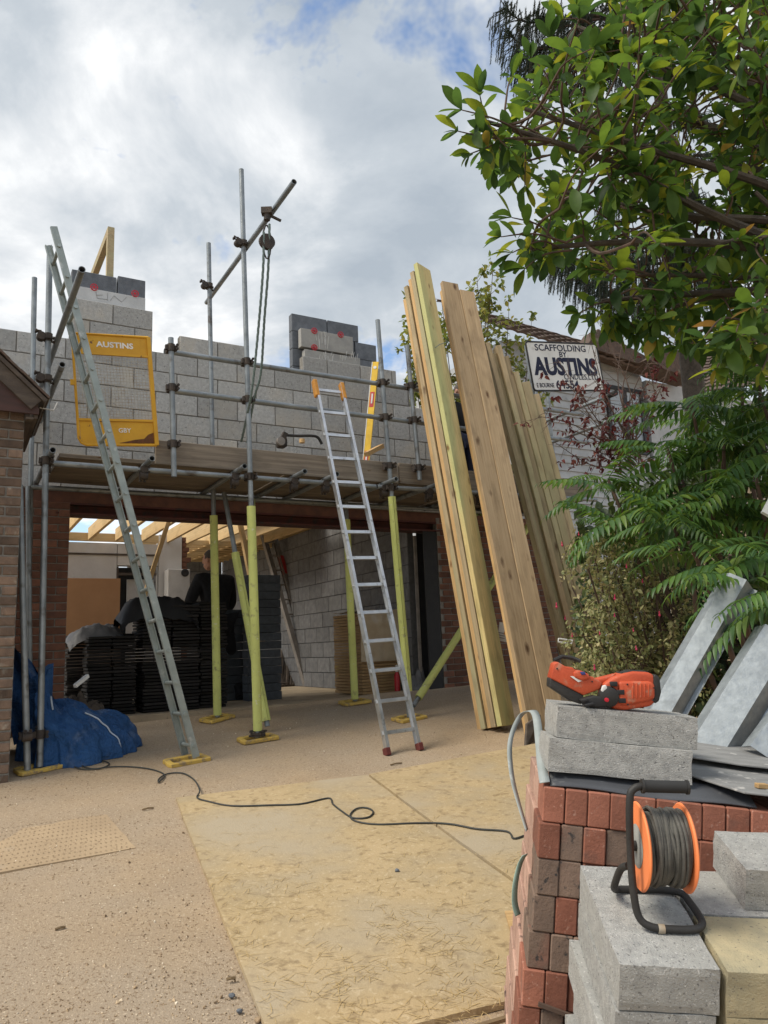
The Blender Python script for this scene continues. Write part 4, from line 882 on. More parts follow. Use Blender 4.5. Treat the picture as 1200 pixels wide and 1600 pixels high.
# ------------------------------------------------------------------ people
def skin_mesh(pts, edges, root, sub=2):
    names = list(pts); me = bpy.data.meshes.new('sk'); me.from_pydata([pts[n][0] for n in names], [(names.index(a), names.index(b)) for a, b in edges], [])
    o = bpy.data.objects.new('sk', me); COL.objects.link(o); m = o.modifiers.new('s', 'SKIN'); m.use_smooth_shade = True
    for i, n in enumerate(names):
        r = pts[n][1]; me.skin_vertices[0].data[i].radius = r if isinstance(r, tuple) else (r, r); me.skin_vertices[0].data[i].use_root = (n == root)
    s = o.modifiers.new('d', 'SUBSURF'); s.levels = sub; s.render_levels = sub
    dg = bpy.context.evaluated_depsgraph_get(); r = bpy.data.meshes.new_from_object(o.evaluated_get(dg)); bpy.data.objects.remove(o); return r
def person(label, M, pose, cloth_top, cloth_low, shorts=True):
    """pose: joint positions in metres, figure facing -Y, origin between the feet"""
    p = thing('person', label, 'person', M.translation); J = {k: V(v) for k, v in pose.items() if k[0] != '_'}
    rad = {'pel': (.15,.12), 'waist': (.145,.11), 'chest': (.165,.125), 'neckb': (.075,.075), 'neck': .058}
    body = {}
    for k, v in J.items():
        r = rad.get(k); s = k[:-2] if k[-2:] in ('_l', '_r') else k
        r = r or {'sh': .075, 'el': .047, 'wr': .032, 'hip': .10, 'kn': .062, 'an': .042, 'heel': .04, 'toe': .036, 'head': .06}.get(s, .05)
        body[k] = (tuple(v), r)
    E = [('pel','waist'),('waist','chest'),('chest','neckb'),('neckb','neck'),('neck','head')]
    for s in ('_l', '_r'): E += [('chest','sh'+s),('sh'+s,'el'+s),('el'+s,'wr'+s),('pel','hip'+s),('hip'+s,'kn'+s),('kn'+s,'an'+s),('an'+s,'heel'+s),('heel'+s,'toe'+s)]
    bm = bmesh.new(); sm_ = skin_mesh(body, E, 'pel'); bm.from_mesh(sm_)
    # head with face
    hd = J['head']; f = pose.get('_face', V((0, -1, 0))).normalized(); sd = f.cross(ZZ).normalized(); HM = Matrix(((sd.x, f.x, 0, hd.x), (sd.y, f.y, 0, hd.y), (0, 0, 1, hd.z+.05), (0,0,0,1)))
    def ell(c, r, seg=20):
        q = bmesh.ops.create_uvsphere(bm, u_segments=seg, v_segments=seg-4, radius=1.0)
        for v in q['verts']: v.co = HM @ (V((v.co.x*r[0], v.co.y*r[1], v.co.z*r[2]))+V(c))
    ell((0, 0, .02), (.076, .098, .115)); ell((0, .03, -.05), (.055, .062, .062)); ell((0, .105, -.005), (.014, .02, .025), 10); ell((.078, -.01, 0), (.013, .024, .034), 10); ell((-.078, -.01, 0), (.013, .024, .034), 10)
    ell((.03, .088, .025), (.012, .01, .008), 8); ell((-.03, .088, .025), (.012, .01, .008), 8); ell((0, .088, -.06), (.024, .012, .008), 8)
    for s in ('_l', '_r'):                                  # hands: palm, four fingers, thumb
        w, el = J['wr'+s], J['el'+s]; d = (w-el).normalized(); sidev = d.cross(V((0, -1, .2))).normalized(); nrm = d.cross(sidev)
        hand = {'w': (tuple(w), (.03,.022)), 'p': (tuple(w+d*.05), (.04,.018)), 'q': (tuple(w+d*.09), (.038,.016))}; he = [('w','p'),('p','q')]
        for k in range(4):
            b0_ = w+d*.095+sidev*(-.03+.02*k); L_ = (.065,.075,.07,.055)[k]; hand[f'a{k}'] = (tuple(b0_), .011); hand[f'b{k}'] = (tuple(b0_+d*L_*.55+nrm*.012), .0105); hand[f'c{k}'] = (tuple(b0_+d*L_*.9+nrm*.035), .0095); he += [('q', f'a{k}'), (f'a{k}', f'b{k}'), (f'b{k}', f'c{k}')]
        hand['t1'] = (tuple(w+d*.035-sidev*.045), .012); hand['t2'] = (tuple(w+d*.075-sidev*.062+nrm*.015), .010); he += [('p','t1'),('t1','t2')]
        hm_ = skin_mesh(hand, he, 'w', 1); bm.from_mesh(hm_)
    me = bpy.data.meshes.new('body'); bm.to_mesh(me); bm.free(); me.materials.append(T['skin']); me.polygons.foreach_set('use_smooth', [True]*len(me.polygons))
    o = inst('body', me, M, p); r = o.modifiers.new('r', 'REMESH'); r.mode = 'VOXEL'; r.voxel_size = .007; r.use_smooth_shade = True
    dg_ = bpy.context.evaluated_depsgraph_get(); rm_ = bpy.data.meshes.new_from_object(o.evaluated_get(dg_)); o.modifiers.clear()
    kb = bmesh.new(); kb.from_mesh(rm_); seen = set(); isl = []
    for v in kb.verts:
        if v in seen: continue
        st_q = [v]; comp = []; seen.add(v)
        while st_q:
            w_ = st_q.pop(); comp.append(w_)
            for e_ in w_.link_edges:
                n_ = e_.other_vert(w_)
                if n_ not in seen: seen.add(n_); st_q.append(n_)
        isl.append(comp)
    isl.sort(key=len, reverse=True)
    for comp in isl[1:]:
        for v in comp: kb.verts.remove(v)
    kb.to_mesh(rm_); kb.free(); rm_.materials.clear(); rm_.materials.append(T['skin']); rm_.polygons.foreach_set('use_smooth', [True]*len(rm_.polygons)); o.data = rm_
    def garment(name, keys, edges, grow, mt, cuts=None, root=None):
        g_ = {}
        for k in keys:
            base, rr = body[k] if k in body else (tuple(cuts[k][0]), cuts[k][1]); rr = rr if isinstance(rr, tuple) else (rr, rr); g_[k] = (base, (rr[0]+grow, rr[1]+grow))
        me_ = skin_mesh(g_, edges, root or keys[0]); me_.materials.clear(); me_.materials.append(mt); return inst(name, me_, M, p)
    cuts = {}
    for s in ('_l', '_r'): cuts['cuff'+s] = (J['el'+s].lerp(J['wr'+s], pose.get('_sleeve', .9)), .034); cuts['hem'+s] = (J['hip'+s].lerp(J['kn'+s], 1.0 if shorts else 1.0)-ZZ*.03, .075); cuts['ank'+s] = (J['kn'+s].lerp(J['an'+s], .92), .05)
    ek = [('chest','waist'),('waist','pel'),('chest','neckb')]; kk = ['chest','waist','pel','neckb']
    for s in ('_l', '_r'): ek += [('chest','sh'+s),('sh'+s,'el'+s),('el'+s,'cuff'+s)]; kk += ['sh'+s,'el'+s,'cuff'+s]
    garment('jacket', kk, ek, .022, cloth_top, cuts, 'chest')
    ek = []; kk = ['pel']
    for s in ('_l', '_r'):
        ek += [('pel','hip'+s),('hip'+s,'hem'+s)]; kk += ['hip'+s,'hem'+s]
        if not shorts: ek += [('hem'+s,'ank'+s)]; kk += ['ank'+s]
    garment('shorts' if shorts else 'trousers', kk, ek, .03, cloth_low, cuts, 'pel')
    for s in ('_l', '_r'): garment('boot', ['an'+s, 'heel'+s, 'toe'+s, 'sk'+s], [('sk'+s,'an'+s),('an'+s,'heel'+s),('heel'+s,'toe'+s)], .014, T['cloth_black'], {'sk'+s: (J['kn'+s].lerp(J['an'+s], .72), .046)}, 'an'+s)
    hb = bmesh.new(); q = bmesh.ops.create_uvsphere(hb, u_segments=20, v_segments=16, radius=1)
    for v in list(hb.verts):
        if v.co.z < -.15 or (v.co.y > .55 and v.co.z < .55): hb.verts.remove(v)
    for v in hb.verts: v.co = HM @ (V((v.co.x*.081, v.co.y*.102-.003, v.co.z*.119+.022)))
    hm2 = bpy.data.meshes.new('hair'); hb.to_mesh(hm2); hb.free(); hm2.materials.append(T['hair']); hm2.polygons.foreach_set('use_smooth', [True]*len(hm2.polygons)); inst('hair', hm2, M, p)
    return p
POSE = dict(pel=(0,0,.97), waist=(0,.0,1.13), chest=(0,.01,1.35), neckb=(0,.01,1.50), neck=(0,0,1.57), head=(0,-.02,1.66),
    sh_l=(.19,0,1.43), el_l=(.27,.0,1.14), wr_l=(.24,-.16,.92), sh_r=(-.19,0,1.43), el_r=(-.29,-.06,1.17), wr_r=(-.26,-.28,1.02),
    hip_l=(.10,0,.92), kn_l=(.13,-.03,.50), an_l=(.14,.03,.09), heel_l=(.14,.05,.045), toe_l=(.17,-.14,.035), hip_r=(-.10,0,.92), kn_r=(-.13,-.04,.50), an_r=(-.14,.02,.09), heel_r=(-.14,.04,.045), toe_r=(-.17,-.15,.035))
mp_ = F(*us(FS(338, 1080, 9.75)), .845)
PO = dict(POSE); PO['_face'] = V((.5, -1, -.15)); PO['_sleeve'] = .75
PO.update(chest=(0.0,-.05,1.34), neckb=(0,-.09,1.48), neck=(.0,-.12,1.55), head=(0,-.15,1.62), sh_l=(.20,-.06,1.42), sh_r=(-.20,-.06,1.42), el_l=(.30,-.10,1.15), wr_l=(.24,-.30,1.0), el_r=(-.27,-.12,1.14), wr_r=(-.2,-.33,1.0), kn_r=(-.18,.03,.50), an_r=(-.24,.12,.09), heel_r=(-.24,.14,.045), toe_r=(-.26,-.05,.035))
person('man in black jacket and black shorts standing among the garage stacks', Matrix.Translation(mp_) @ Matrix.Rotation(math.radians(-140), 4, 'Z') @ Matrix.Scale(1.08, 4), PO, T['cloth_black'], T['cloth_black'])
mp2 = F(us(FS(719, 640, 7.75))[0], 7.75, 3.245)
person('worker in dark top bending on the scaffold behind leaning planks', Matrix.Translation(mp2) @ Matrix.Rotation(math.radians(35), 4, 'Z') @ Matrix.Scale(.82, 4), dict(POSE, _face=V((.2, -1, 0)), _sleeve=.4), T['cloth_black'], T['navy'], False)

# ------------------------------------------------------------------ blue tarpaulin heap, left
tb = FG(1.12, 7.35)
def tarpfn(i, j):
    a = i*2*math.pi; 
    px_ = .55*math.cos(a); py_ = .42*math.sin(a)
    k = j
    prof = (1-k)**.55 if k < 1 else 0
    ridge = .62+.42*max(0, -math.cos(a))**1.5
    rad = (k**.62)*(1+.10*math.sin(3*a+1)+.05*math.sin(7*a))
    n = .055*noise.noise(V((math.cos(a)*2.2, math.sin(a)*2.2, k*4)))+.030*noise.noise(V((math.cos(a)*6, math.sin(a)*6, k*9)))+.018*math.sin(a*13+k*7)*k+.012*math.sin(a*29-k*5)*k
    x = px_*rad*(1+n*2)+ -.18*(1-k)+.08*k; y = py_*rad*(1+n*2)+.05*(1-k)
    z = ridge*.74*prof*(1+n)+n*.4*(1-k*.7)
    u_, s_ = .98+x*.86, 7.30+y*.95
    return F(u_, s_, gz(s_, u_)+max(z, .004))
tp_ = thing('tarpaulin', 'crumpled blue tarpaulin heaped beside the left brick pier', 'tarpaulin', tb)
MB().grid(tarpfn, 96, 40).build('sheet', T['tarp'], tp_, smooth=True)
u2, s2 = .66, 7.62
def tarp2(i, j):
    x = (i-.5)*.42; z = .10+j*.88; n = .06*noise.noise(V((i*3, j*4, 5)))+.02*math.sin(i*14+j*5)
    u_ = .76+x-.16*j+.35*(1-j)*i*.5; return F(u_, 7.42+.30*j+n*1.6+.06*math.cos(i*5), gz(7.5, .6)+z*(1-.42*i**2)+n*.5)
MB().grid(tarp2, 26, 34).build('raised_flap', T['tarp'], tp_, smooth=True)
def tarpl(a, k0, k1, n=18): return [tarpfn(a/(2*math.pi), k0+(k1-k0)*i/n)+V((0,-.006,.008)) for i in range(n+1)]
for hm_a in ((318, .35, .97), (250, .10, .30)): MB().path(tarpl(math.radians(hm_a[0]), hm_a[1], hm_a[2]), .007, 5).build('hem', T['tarp_seam'], tp_)
btn = MB(); btn.bar(FS(117, 1072, 7.3), FS(137, 1056, 7.42), .03, .03); o = btn.build('white_batten', T['card']); tag(o, 'short white plastic batten sticking out of the tarpaulin', 'batten')

# ------------------------------------------------------------------ stacks of roof tiles and clutter in the garage
def tile_stack(label, u0, u1, s0, s1, n, seed, z0=.845, th=.036):
    r = random.Random(seed); t = thing('tile_stack', label, 'tile stack', F((u0+u1)/2, (s0+s1)/2, z0)); k = max(1, round((u1-u0)/.30)); w = (u1-u0)/k
    me = box_mesh('roof_tile', w-.012, s1-s0, th-.009, .004, T['tile_dark'])
    for i in range(n):
        for j in range(k):
            M = frame(UU, None, ZZ, F(u0+w*(j+.5)+r.uniform(-.012, .012), (s0+s1)/2+r.uniform(-.025, .025), z0+th*(i+.5))) @ Matrix.Rotation(r.uniform(-.04, .04), 4, 'Z') @ Matrix.Rotation(r.uniform(-.02, .02), 4, 'Y'); inst('roof_tile', me, M, t)
tile_stack('dark roof tiles stacked beside the left pier and tarpaulin', 1.3, 1.8, 8.65, 9.0, 23, 1)
tile_stack('low dark roof tiles added behind the pier stack to darken the garage', 1.15, 1.85, 9.06, 9.42, 24, 4)  # extra stack added at the back to darken this part of the garage
tile_stack('dark roof tiles added behind the tall tile stack to darken the garage', 1.9, 2.82, 9.1, 9.46, 34, 5)  # second extra stack, put in to deepen the dark behind the front tiles
tile_stack('tall stack of dark roof tiles behind the galvanised ladder', 1.86, 2.48, 8.62, 9.02, 32, 2)
tile_stack('stack of dark roof tiles next to the man in shorts', 2.50, 2.82, 8.70, 9.06, 33, 3)
pbk = F(2.05, 8.85, .845+32*.036+.004)
o = MB().grid(cloth(0, 0, .46, .30, .13, 8, pbk, drop=.30), 40, 22).build('black_polythene', T['plastic_black'], smooth=True); tag(o, 'rumpled black polythene over the roof tile stacks', 'polythene')
pbk2 = F(1.45, 9.1, .845+24*.036+.02)
o = MB().grid(cloth(0, 0, .34, .26, .12, 15, pbk2, drop=.20), 30, 22).build('rubble_sack', T['clearbag'], smooth=True); tag(o, 'crumpled grey sack left of the black polythene', 'sack')
o = MB().grid(cloth(0, 0, .25, .2, .3, 21, F(1.25, 8.62, .845)), 24, 18).build('brushwood_bag', T['oldwood'], smooth=True); tag(o, 'brown bag of rubbish against the left pier', 'bag')
# dark block stack
db = box_mesh('dark_block', .44, .215, .1, .004, T['block_black'])
rk = random.Random(9); du0, ds0 = us(FS(412, 1090, 9.2))
for i in range(15):
    M = frame(UU, None, ZZ, F(us(FS(411, 1000, 9.3))[0]+rk.uniform(-.008, .008)+.03, 9.42, .845+.1045*(i+.5))) @ Matrix.Rotation(rk.uniform(-.015, .015), 4, 'Z'); o = inst('dark_block', db, M)
    tag(o, 'dark grey dense block in the tall stack inside the garage', 'block', 'dark blocks stacked in the garage')
for i in range(11):
    M = frame(UU, None, ZZ, F(us(FS(365, 1000, 9.5))[0]+rk.uniform(-.008, .008), 9.78, .845+.1045*(i+.5))); o = inst('dark_block', db, M); tag(o, 'dark grey dense block in the lower stack behind the man', 'block', 'dark blocks behind the man')
# wrapped pack of boards
pk = thing('board_pack', 'film wrapped pack of stacked brown boards inside the garage', 'pallet', F(4.9, 9.2, .845))
PSF = 8.78; pu0, pu1 = us(FS(566, 1000, PSF))[0], 5.18
bmz = box_mesh('board', pu1-pu0, .8, .033, .003, T['pack_wood'])
for i in range(27):
    inst('board', bmz, frame(UU, None, ZZ, F((pu0+pu1)/2+rk.uniform(-.012, .0), PSF+.42, .86+.038*(i+.5))), pk)
def film(i, j):
    n = .02*noise.noise(V((i*6, j*5, 1)))+.012*noise.noise(V((i*2, j*16, 4)))
    z = .86+27*.038; 
    if j < .6: return F(pu0-.03+(pu1-pu0+.04)*i, PSF-.015+n, z-.62+(.62)*(j/.6))
    return F(pu0-.03+(pu1-pu0+.04)*i, PSF-.015+(j-.6)*2.0, z+.03+n*1.5)
MB().grid(film, 30, 30).build('film_wrap', T['film'], pk, smooth=True)
def bucket(name, label, cat, c, r0, r1, h, mt, handle=True):
    t = thing(name, label, cat, c); M = Matrix.Translation(c)
    MB().lathe([(r0*.9, 0), (r0, .005), (r1, h), (r1+.012, h), (r1+.012, h-.02), (r1-.006, h-.004), (r0-.01, .03), (.0, .03)], M, 24).build('tub', mt, t, smooth=True)
    if handle: MB().path([c+V((r1*.75*math.cos(a), r1*.2, h+.08*math.sin(a))) for a in [math.pi*i/10 for i in range(11)]], .009, 6).build('handle', mt, t, smooth=True)
bucket('trug', 'yellow flexible trug on the garage floor', 'bucket', F(*us(FS(542, 1072, 10.4)), .846), .12, .16, .34, T['yellow_bucket'])
bucket('black_tub', 'black rubber tub beside the yellow trug', 'tub', F(us(FS(578, 1072, 9.75))[0], 9.75, .846), .16, .20, .34, T['rubber'])
bucket('paint_tub', 'white plastic tub near the old ladder foot', 'tub', F(*us(FS(490, 1050, 13.2)), .846), .11, .13, .26, T['white_tub'])
bucket('paint_tub', 'low white tub in front of the red canister', 'tub', F(*us(FS(500, 1052, 12.8)), .846), .12, .14, .14, T['white_tub'], False)
rc_ = thing('canister', 'red fuel canister against the inner block wall', 'canister', F(*us(FS(506, 1048, 13.2)), .846)); cc = F(*us(FS(506, 1048, 13.2)), .846)
MB().boxm(frame(UU, None, ZZ, cc+ZZ*.19), .17, .22, .36).build('tank', T['red_can'], rc_, bevel=.04); MB().path([cc+UU*-.07+ZZ*.36, cc+ZZ*.44, cc+UU*.07+ZZ*.36], .012, 6).tube(cc+UU*.07+ZZ*.36, cc+UU*.09+ZZ*.42, .02).build('handle', T['rubber'], rc_)
sc_ = F(*us(FS(621, 1076, 8.62)), .846); s_t = thing('foam_can', 'red and white spray foam can by the lime pole', 'can', sc_)
MB().lathe([(0, 0), (.036, 0), (.036, .24), (.02, .27), (.02, .28), (0, .28)], Matrix.Translation(sc_), 16).build('can', T['red_can'], s_t, smooth=True); MB().lathe([(0, .28), (.022, .28), (.016, .36), (0, .37)], Matrix.Translation(sc_), 12).build('nozzle', T['white_tub'], s_t, smooth=True)
o = MB().grid(cloth(0, 0, .17, .14, .30, 33, F(*us(FS(652, 1078, 8.5)), .846)), 26, 22).build('plastic_bag', T['clearbag'], smooth=True); tag(o, 'grey translucent plastic bag beside the black steel post', 'bag')
def tool(name, label, a, b, head, hm_, mt=T['oldwood']):
    t = thing(name, label, name.replace('_', ' '), a); MB().tube(a, b, .016, n=8).build('shaft', mt, t, smooth=True); head(t, a, b); return t
def broomhead(t, a, b): MB().boxm(frame(UU, None, ZZ, b+ZZ*.03), .32, .06, .07).build('head', T['oldwood'], t)
def spadehead(t, a, b): MB().prism([(-.09, 0), (.09, 0), (.09, .22), (.0, .29), (-.09, .22)], face_frame(b-ZZ*.02), -.006, .006).build('blade', T['blackmetal'], t)
def fgs(px, py, s): return F(*us(FS(px, py, s)), .85)
tool('broom', 'upturned broom leaning on the inner block wall', fgs(466, 1052, 13.6), FS(461, 890, 14.2), broomhead, None)
tool('shovel', 'black shovel stood head up by the inner wall', fgs(470, 1054, 13.2), FS(470, 930, 13.9), spadehead, None)
tool('spade', 'dark spade stood head up behind the old ladder', fgs(462, 1054, 13.4), FS(463, 940, 14.0), spadehead, None, T['blackmetal'])
tool('rake', 'thin rake leaning against the inner block wall', fgs(478, 1054, 12.6), FS(491, 958, 13.6), lambda t, a, b: MB().boxm(frame(UU, None, ZZ, a.lerp(b, .75)), .07, .05, .16).build('head', T['blackmetal'], t), None)
for i, (xa, xb, ya) in enumerate(((440, 448, 985), (446, 453, 975), (452, 460, 990), (437, 441, 968), (456, 466, 1000))):
    a, b = fgs(xa+1, 1060, 12.4), FS(xb, ya, 13.6); o = inst('timber_offcut', box_mesh('offcut', (b-a).length, .04, .07, .003, T['oldwood']), frame(b-a, None, NN, (a+b)/2)); tag(o, 'dark timber length leaning beside the garage block stack', 'timber', 'dark timber lengths in the garage')
sl_ = thing('step_ladder', 'small aluminium step ladder behind the yellow trug', 'step ladder', fgs(527, 1066, 11.2))
for (a, b) in (((524, 1066), (541, 985)), ((534, 1068), (549, 985))): MB().bar(fgs(*a, 11.2), FS(*b, 11.6), .03, .03).build('leg', T['old_alu'], sl_)
for k in range(3): MB().bar(fgs(524, 1066, 11.2).lerp(FS(541, 985, 11.6), .2+.28*k), fgs(534, 1068, 11.2).lerp(FS(549, 985, 11.6), .2+.28*k), .06, .015).build('tread', T['alu'], sl_)
o = MB().ubox(4.2, 5.1, 12.4, 12.7, .846, .92).build('wood_sleeper', T['oldwood'], bevel=.01); tag(o, 'dark timber sleeper along the inner wall foot', 'timber')

# ------------------------------------------------------------------ boards lying on the drive
def sheet(label, q, th, mt, name='plywood_sheet', n=14, lift=.012):
    m = MB(); nv = n+1
    for top in (1, 0):
        for i in range(nv):
            for j in range(nv):
                a = (q[0][0]+(q[1][0]-q[0][0])*i/n, q[0][1]+(q[1][1]-q[0][1])*i/n); b = (q[3][0]+(q[2][0]-q[3][0])*i/n, q[3][1]+(q[2][1]-q[3][1])*i/n)
                u = a[0]+(b[0]-a[0])*j/n; s = a[1]+(b[1]-a[1])*j/n
                edge = i in (0, n) or j in (0, n); m.v.append(FG(u+(.006*noise.noise(V((u*9, s*9, 1))) if edge else 0), s+(.006*noise.noise(V((u*9, s*9, 5))) if edge else 0), (lift+th+.003*noise.noise(V((u*2, s*2, 7))) if top else .002-.03*(name != 'plywood_sheet'))))
    for i in range(n):
        for j in range(n): k = i*nv+j; m.f += [(k, k+nv, k+nv+1, k+1)]
    off = nv*nv; rim = [i*nv for i in range(nv)]+[n*nv+j for j in range(1, nv)]+[i*nv+n for i in range(n-1, -1, -1)]+[j for j in range(n-1, 0, -1)]
    for a, b in zip(rim, rim[1:]+rim[:1]): m.f.append((a, a+off, b+off, b))
    o = m.build(name, mt, smooth=False); tag(o, label, 'board' if name == 'plywood_sheet' else 'sheet'); return o
g1 = [us(G(275, 1252)), us(G(573, 1216)), None, None]
(ua1, sa1), (ub1, sb1) = g1[0], g1[1]; (uc1, sc1) = us(G(802, 1387)); kk = 3.05/((ub1-uc1)**2+(sb1-sc1)**2)**.5
dvec = ((uc1-ub1)*kk, (sc1-sb1)*kk)
sheet('dusty tan plywood sheet with the single cut corner nearest the cable', [(ua1, sa1), (ub1, sb1), (ub1+dvec[0], sb1+dvec[1]), (ua1+dvec[0]*.98, sa1+dvec[1])], .012, T['ply'])
(ud, sd_) = us(G(838, 1166))
sheet('dusty plywood sheet lying between the timber bundle and the brick pack', [(ub1+.025, sb1+.01), (ud, sd_), (ud+dvec[0], sd_+dvec[1]), (ub1+dvec[0]+.025, sb1+dvec[1])], .012, T['ply'])
q = [us(G(-60, 1302)), us(G(165, 1272)), us(G(212, 1325)), us(G(-60, 1375))]
po = sheet('perforated dusty board lying flush in the gravel on the left', q, .001, T['plate'], 'perforated_sheet', lift=.002)
hl = MB()
for i in range(30):
    for j in range(11):
        f, g_ = (i+.5+.5*(j % 2))/31, (j+.5)/11
        a = (q[0][0]+(q[1][0]-q[0][0])*f, q[0][1]+(q[1][1]-q[0][1])*f); b = (q[3][0]+(q[2][0]-q[3][0])*f, q[3][1]+(q[2][1]-q[3][1])*f); u = a[0]+(b[0]-a[0])*g_; s = a[1]+(b[1]-a[1])*g_
        c = FG(u, s, .0065); hl.add([c+UU*.0055*math.cos(t)+NN*.0055*math.sin(t) for t in [k*1.0472 for k in range(6)]], [tuple(range(6))])
ho = hl.build('drill_hole', T['hole'], po); ho['kind'] = 'stuff'
# cable on the drive
def gc(pts, h): return [G(x, y, h)+ZZ*0 for x, y in pts]
cpts = [(178,1152),(181,1163),(176,1178),(160,1184),(140,1187),(124,1192),(115,1197),(130,1202),(155,1201),(171,1194),(160,1189),(138,1190),(128,1196),(145,1201),(175,1198),(205,1198),(232,1201),(252,1207),(257,1213),(248,1222),(249,1216),(262,1209),(285,1208),(303,1218),(312,1235),(308,1246),(325,1252),(362,1259),(420,1258),(470,1256),(513,1247),(520,1256),(535,1268),(552,1278),(575,1277),(583,1268),(572,1262),(556,1264),(547,1274),(556,1283),(590,1288),(650,1286),(700,1287),(745,1295),(792,1299),(802,1310),(818,1306)]
o = MB().path(curve([G(x, y, .011 if (x < 308 and y < 1247) else .031) for x, y in cpts], 5), .0055, 7).build('extension_cable', T['cable'], smooth=True); tag(o, 'thin dark extension cable looping across the drive and plywood', 'cable')

# ------------------------------------------------------------------ banded pack of facing bricks, right foreground
c0 = DY(850, 1229, 2.45); c1 = DY(1200, 1268, 2.375); PX = (c1-c0).normalized(); PZ = (ZZ-PX*ZZ.dot(PX)).normalized(); PY = PZ.cross(PX)
bp = thing('brick_pack', 'banded pack of red and brown facing bricks stacked on edge', 'brick pack', c0-PZ*.92+PX*.5+PY*.3)
BW, BHt, BLn = .0665, .1035, .219
rb = random.Random(11)
bvar = [box_mesh('brick', BW-.0022, BLn-.003, BHt-.002, .0035, T[m]) for m in ('brick_red', 'brick_brown', 'brick_red', 'brick_brown', 'brick_red')]
bpink = box_mesh('brick', BW-.0022, BLn-.003, BHt-.002, .0035, T['brick_pink'])
ncol, nrow = 15, 9
for r in range(nrow):
    off = -.0065*r+rb.uniform(-.004, .004)
    for c in range(ncol):
        for dpt in range(3):
            if dpt == 2 and c > 2: continue
            if dpt == 1 and c > 0 and r > 0: continue
            if r == 6 and c == 2 and dpt == 0: continue
            if dpt and c == 0: me = bpink
            else:
                dark = rb.random() < (.48 if c < 2 else .15); me = rb.choice([bvar[1], bvar[3]] if dark else [bvar[0], bvar[2], bvar[4]])
            p = c0+PX*(off+BW*(c+.5)+rb.uniform(-.001, .001))-PZ*(BHt*(r+.5))+PY*(BLn*(dpt+.5)+rb.uniform(-.004, .004))
            inst('brick', me, frame(PX, None, PZ, p) @ Matrix.Rotation(rb.uniform(-.012, .012), 4, 'Z'), bp)
core = MB(); core.boxm(frame(PX, None, PZ, c0+PX*(BW*ncol/2+.03)-PZ*(BHt*nrow/2+.01)+PY*(BLn*1.5+.02)), BW*ncol-.14, BLn*2.6, BHt*nrow-.03); core.build('inner_bricks', T['brick_brown'], bp)
for k in range(3): MB().boxm(frame(PX, None, PZ, c0+PX*.45-PZ*(BHt*nrow+.055)+PY*(.05+.27*k)), 1.0, .10, .10).build('pallet_bearer', T['oldwood'], bp)
# dpc roll laid on the pack front
def PT(x, y, z=0.0): return c0+PX*x+PY*y+PZ*z
def dpcf(i, j):
    x = .02+i*.60; y = .015+j*.30; z = .004+.034*min(1, j*3.2)+.004*math.sin(i*9)
    return PT(x, y, z)
dp = MB().grid(dpcf, 30, 12).build('dpc_strip', T['dpc'], smooth=True); tag(dp, 'dark grey damp proof strip under the two concrete blocks', 'membrane')
sdm = dp.modifiers.new('s', 'SOLIDIFY'); sdm.thickness = .004
# two blocks with the nail gun
nb = [box_mesh('concrete_block', .44, .215, .1, 0, T['block_near'], .0022, i*7) for i in range(4)]
def block_at(me, a, b, upv, label, group=None, L_=.44, D=.215, H=.1, name='concrete_block', endon=False):
    X = (b-a).normalized(); Z = (upv-X*upv.dot(X)).normalized(); Y = Z.cross(X)
    c = a+X*(L_/2 if not endon else D/2)+Y*(D/2 if not endon else L_/2)+Z*(H/2)
    M = frame(X, None, Z, c)
    if endon: M = M @ Matrix.Rotation(math.pi/2, 4, 'Z')
    o = inst(name, me, M); tag(o, label, 'block', group); return X, Y, Z, c
A0, A1 = PT(.0+.012, .045, .040), PT(.46, .075, .040)
Xb, Yb, Zb, cb1 = block_at(nb[0], A0, A1, PZ, 'lower grey concrete block on the brick pack')
A0u = A0+Zb*.101+Xb*.022+Yb*.01; A1u = A0u+Xb*.44+Yb*.012
Xn, Yn, Zn, cb2 = block_at(nb[1], A0u, A1u, PZ, 'upper grey concrete block carrying the orange nail gun')
TOPZ = Zn*.051
# ------------------------------------------------------------------ orange nail gun
ng = thing('nail_gun', 'dusty orange and black cordless nail gun lying on the upper block', 'nail gun', cb2+TOPZ)
NS = .000365
nf = Matrix.Translation(cb2+TOPZ-Xn*.245-Yn*.045) @ Matrix(((Xn.x,Zn.x,-Yn.x,0),(Xn.y,Zn.y,-Yn.y,0),(Xn.z,Zn.z,-Yn.z,0),(0,0,0,1)))
# traced in millimetre-like units, x right, y up (from the block top)
def NP(poly): return [((x-95)*NS, (505-y)*NS) for x, y in poly]
def nprism(name, poly, t0, t1, mt, bev=.004, rot=0.0, lab=None):
    m = MB().prism(NP(poly)[::-1], nf, t0, t1); o = m.build(name, T[mt], ng, bevel=bev, fixn=True); 
    if bev: o.data.polygons.foreach_set('use_smooth', [True]*len(o.data.polygons)); o.modifiers['bevel'].segments = 3
    return o
nprism('motor_housing', [(560,300),(640,235),(720,195),(820,165),(960,160),(1010,190),(1030,390),(985,450),(760,505),(660,505),(580,430)], -.045, .045, 'tool_orange', .016)
nprism('housing_flank', [(690,260),(960,235),(1000,260),(1005,380),(940,410),(745,465),(690,440)], .038, .056, 'tool_orange', .010)
nprism('rear_cap', [(1005,170),(1045,200),(1063,320),(1045,400),(1012,425),(995,400),(990,190)], -.04, .048, 'black_plastic', .008)
nprism('top_grip_pad', [(680,215),(800,158),(950,152),(985,178),(800,185),(690,232)], -.028, .030, 'black_plastic', .005)
nprism('magazine_cover', [(108,280),(132,160),(165,140),(232,175),(300,178),(335,215),(480,245),(560,290),(540,345),(405,410),(110,290)], -.03, .035, 'tool_orange', .007)
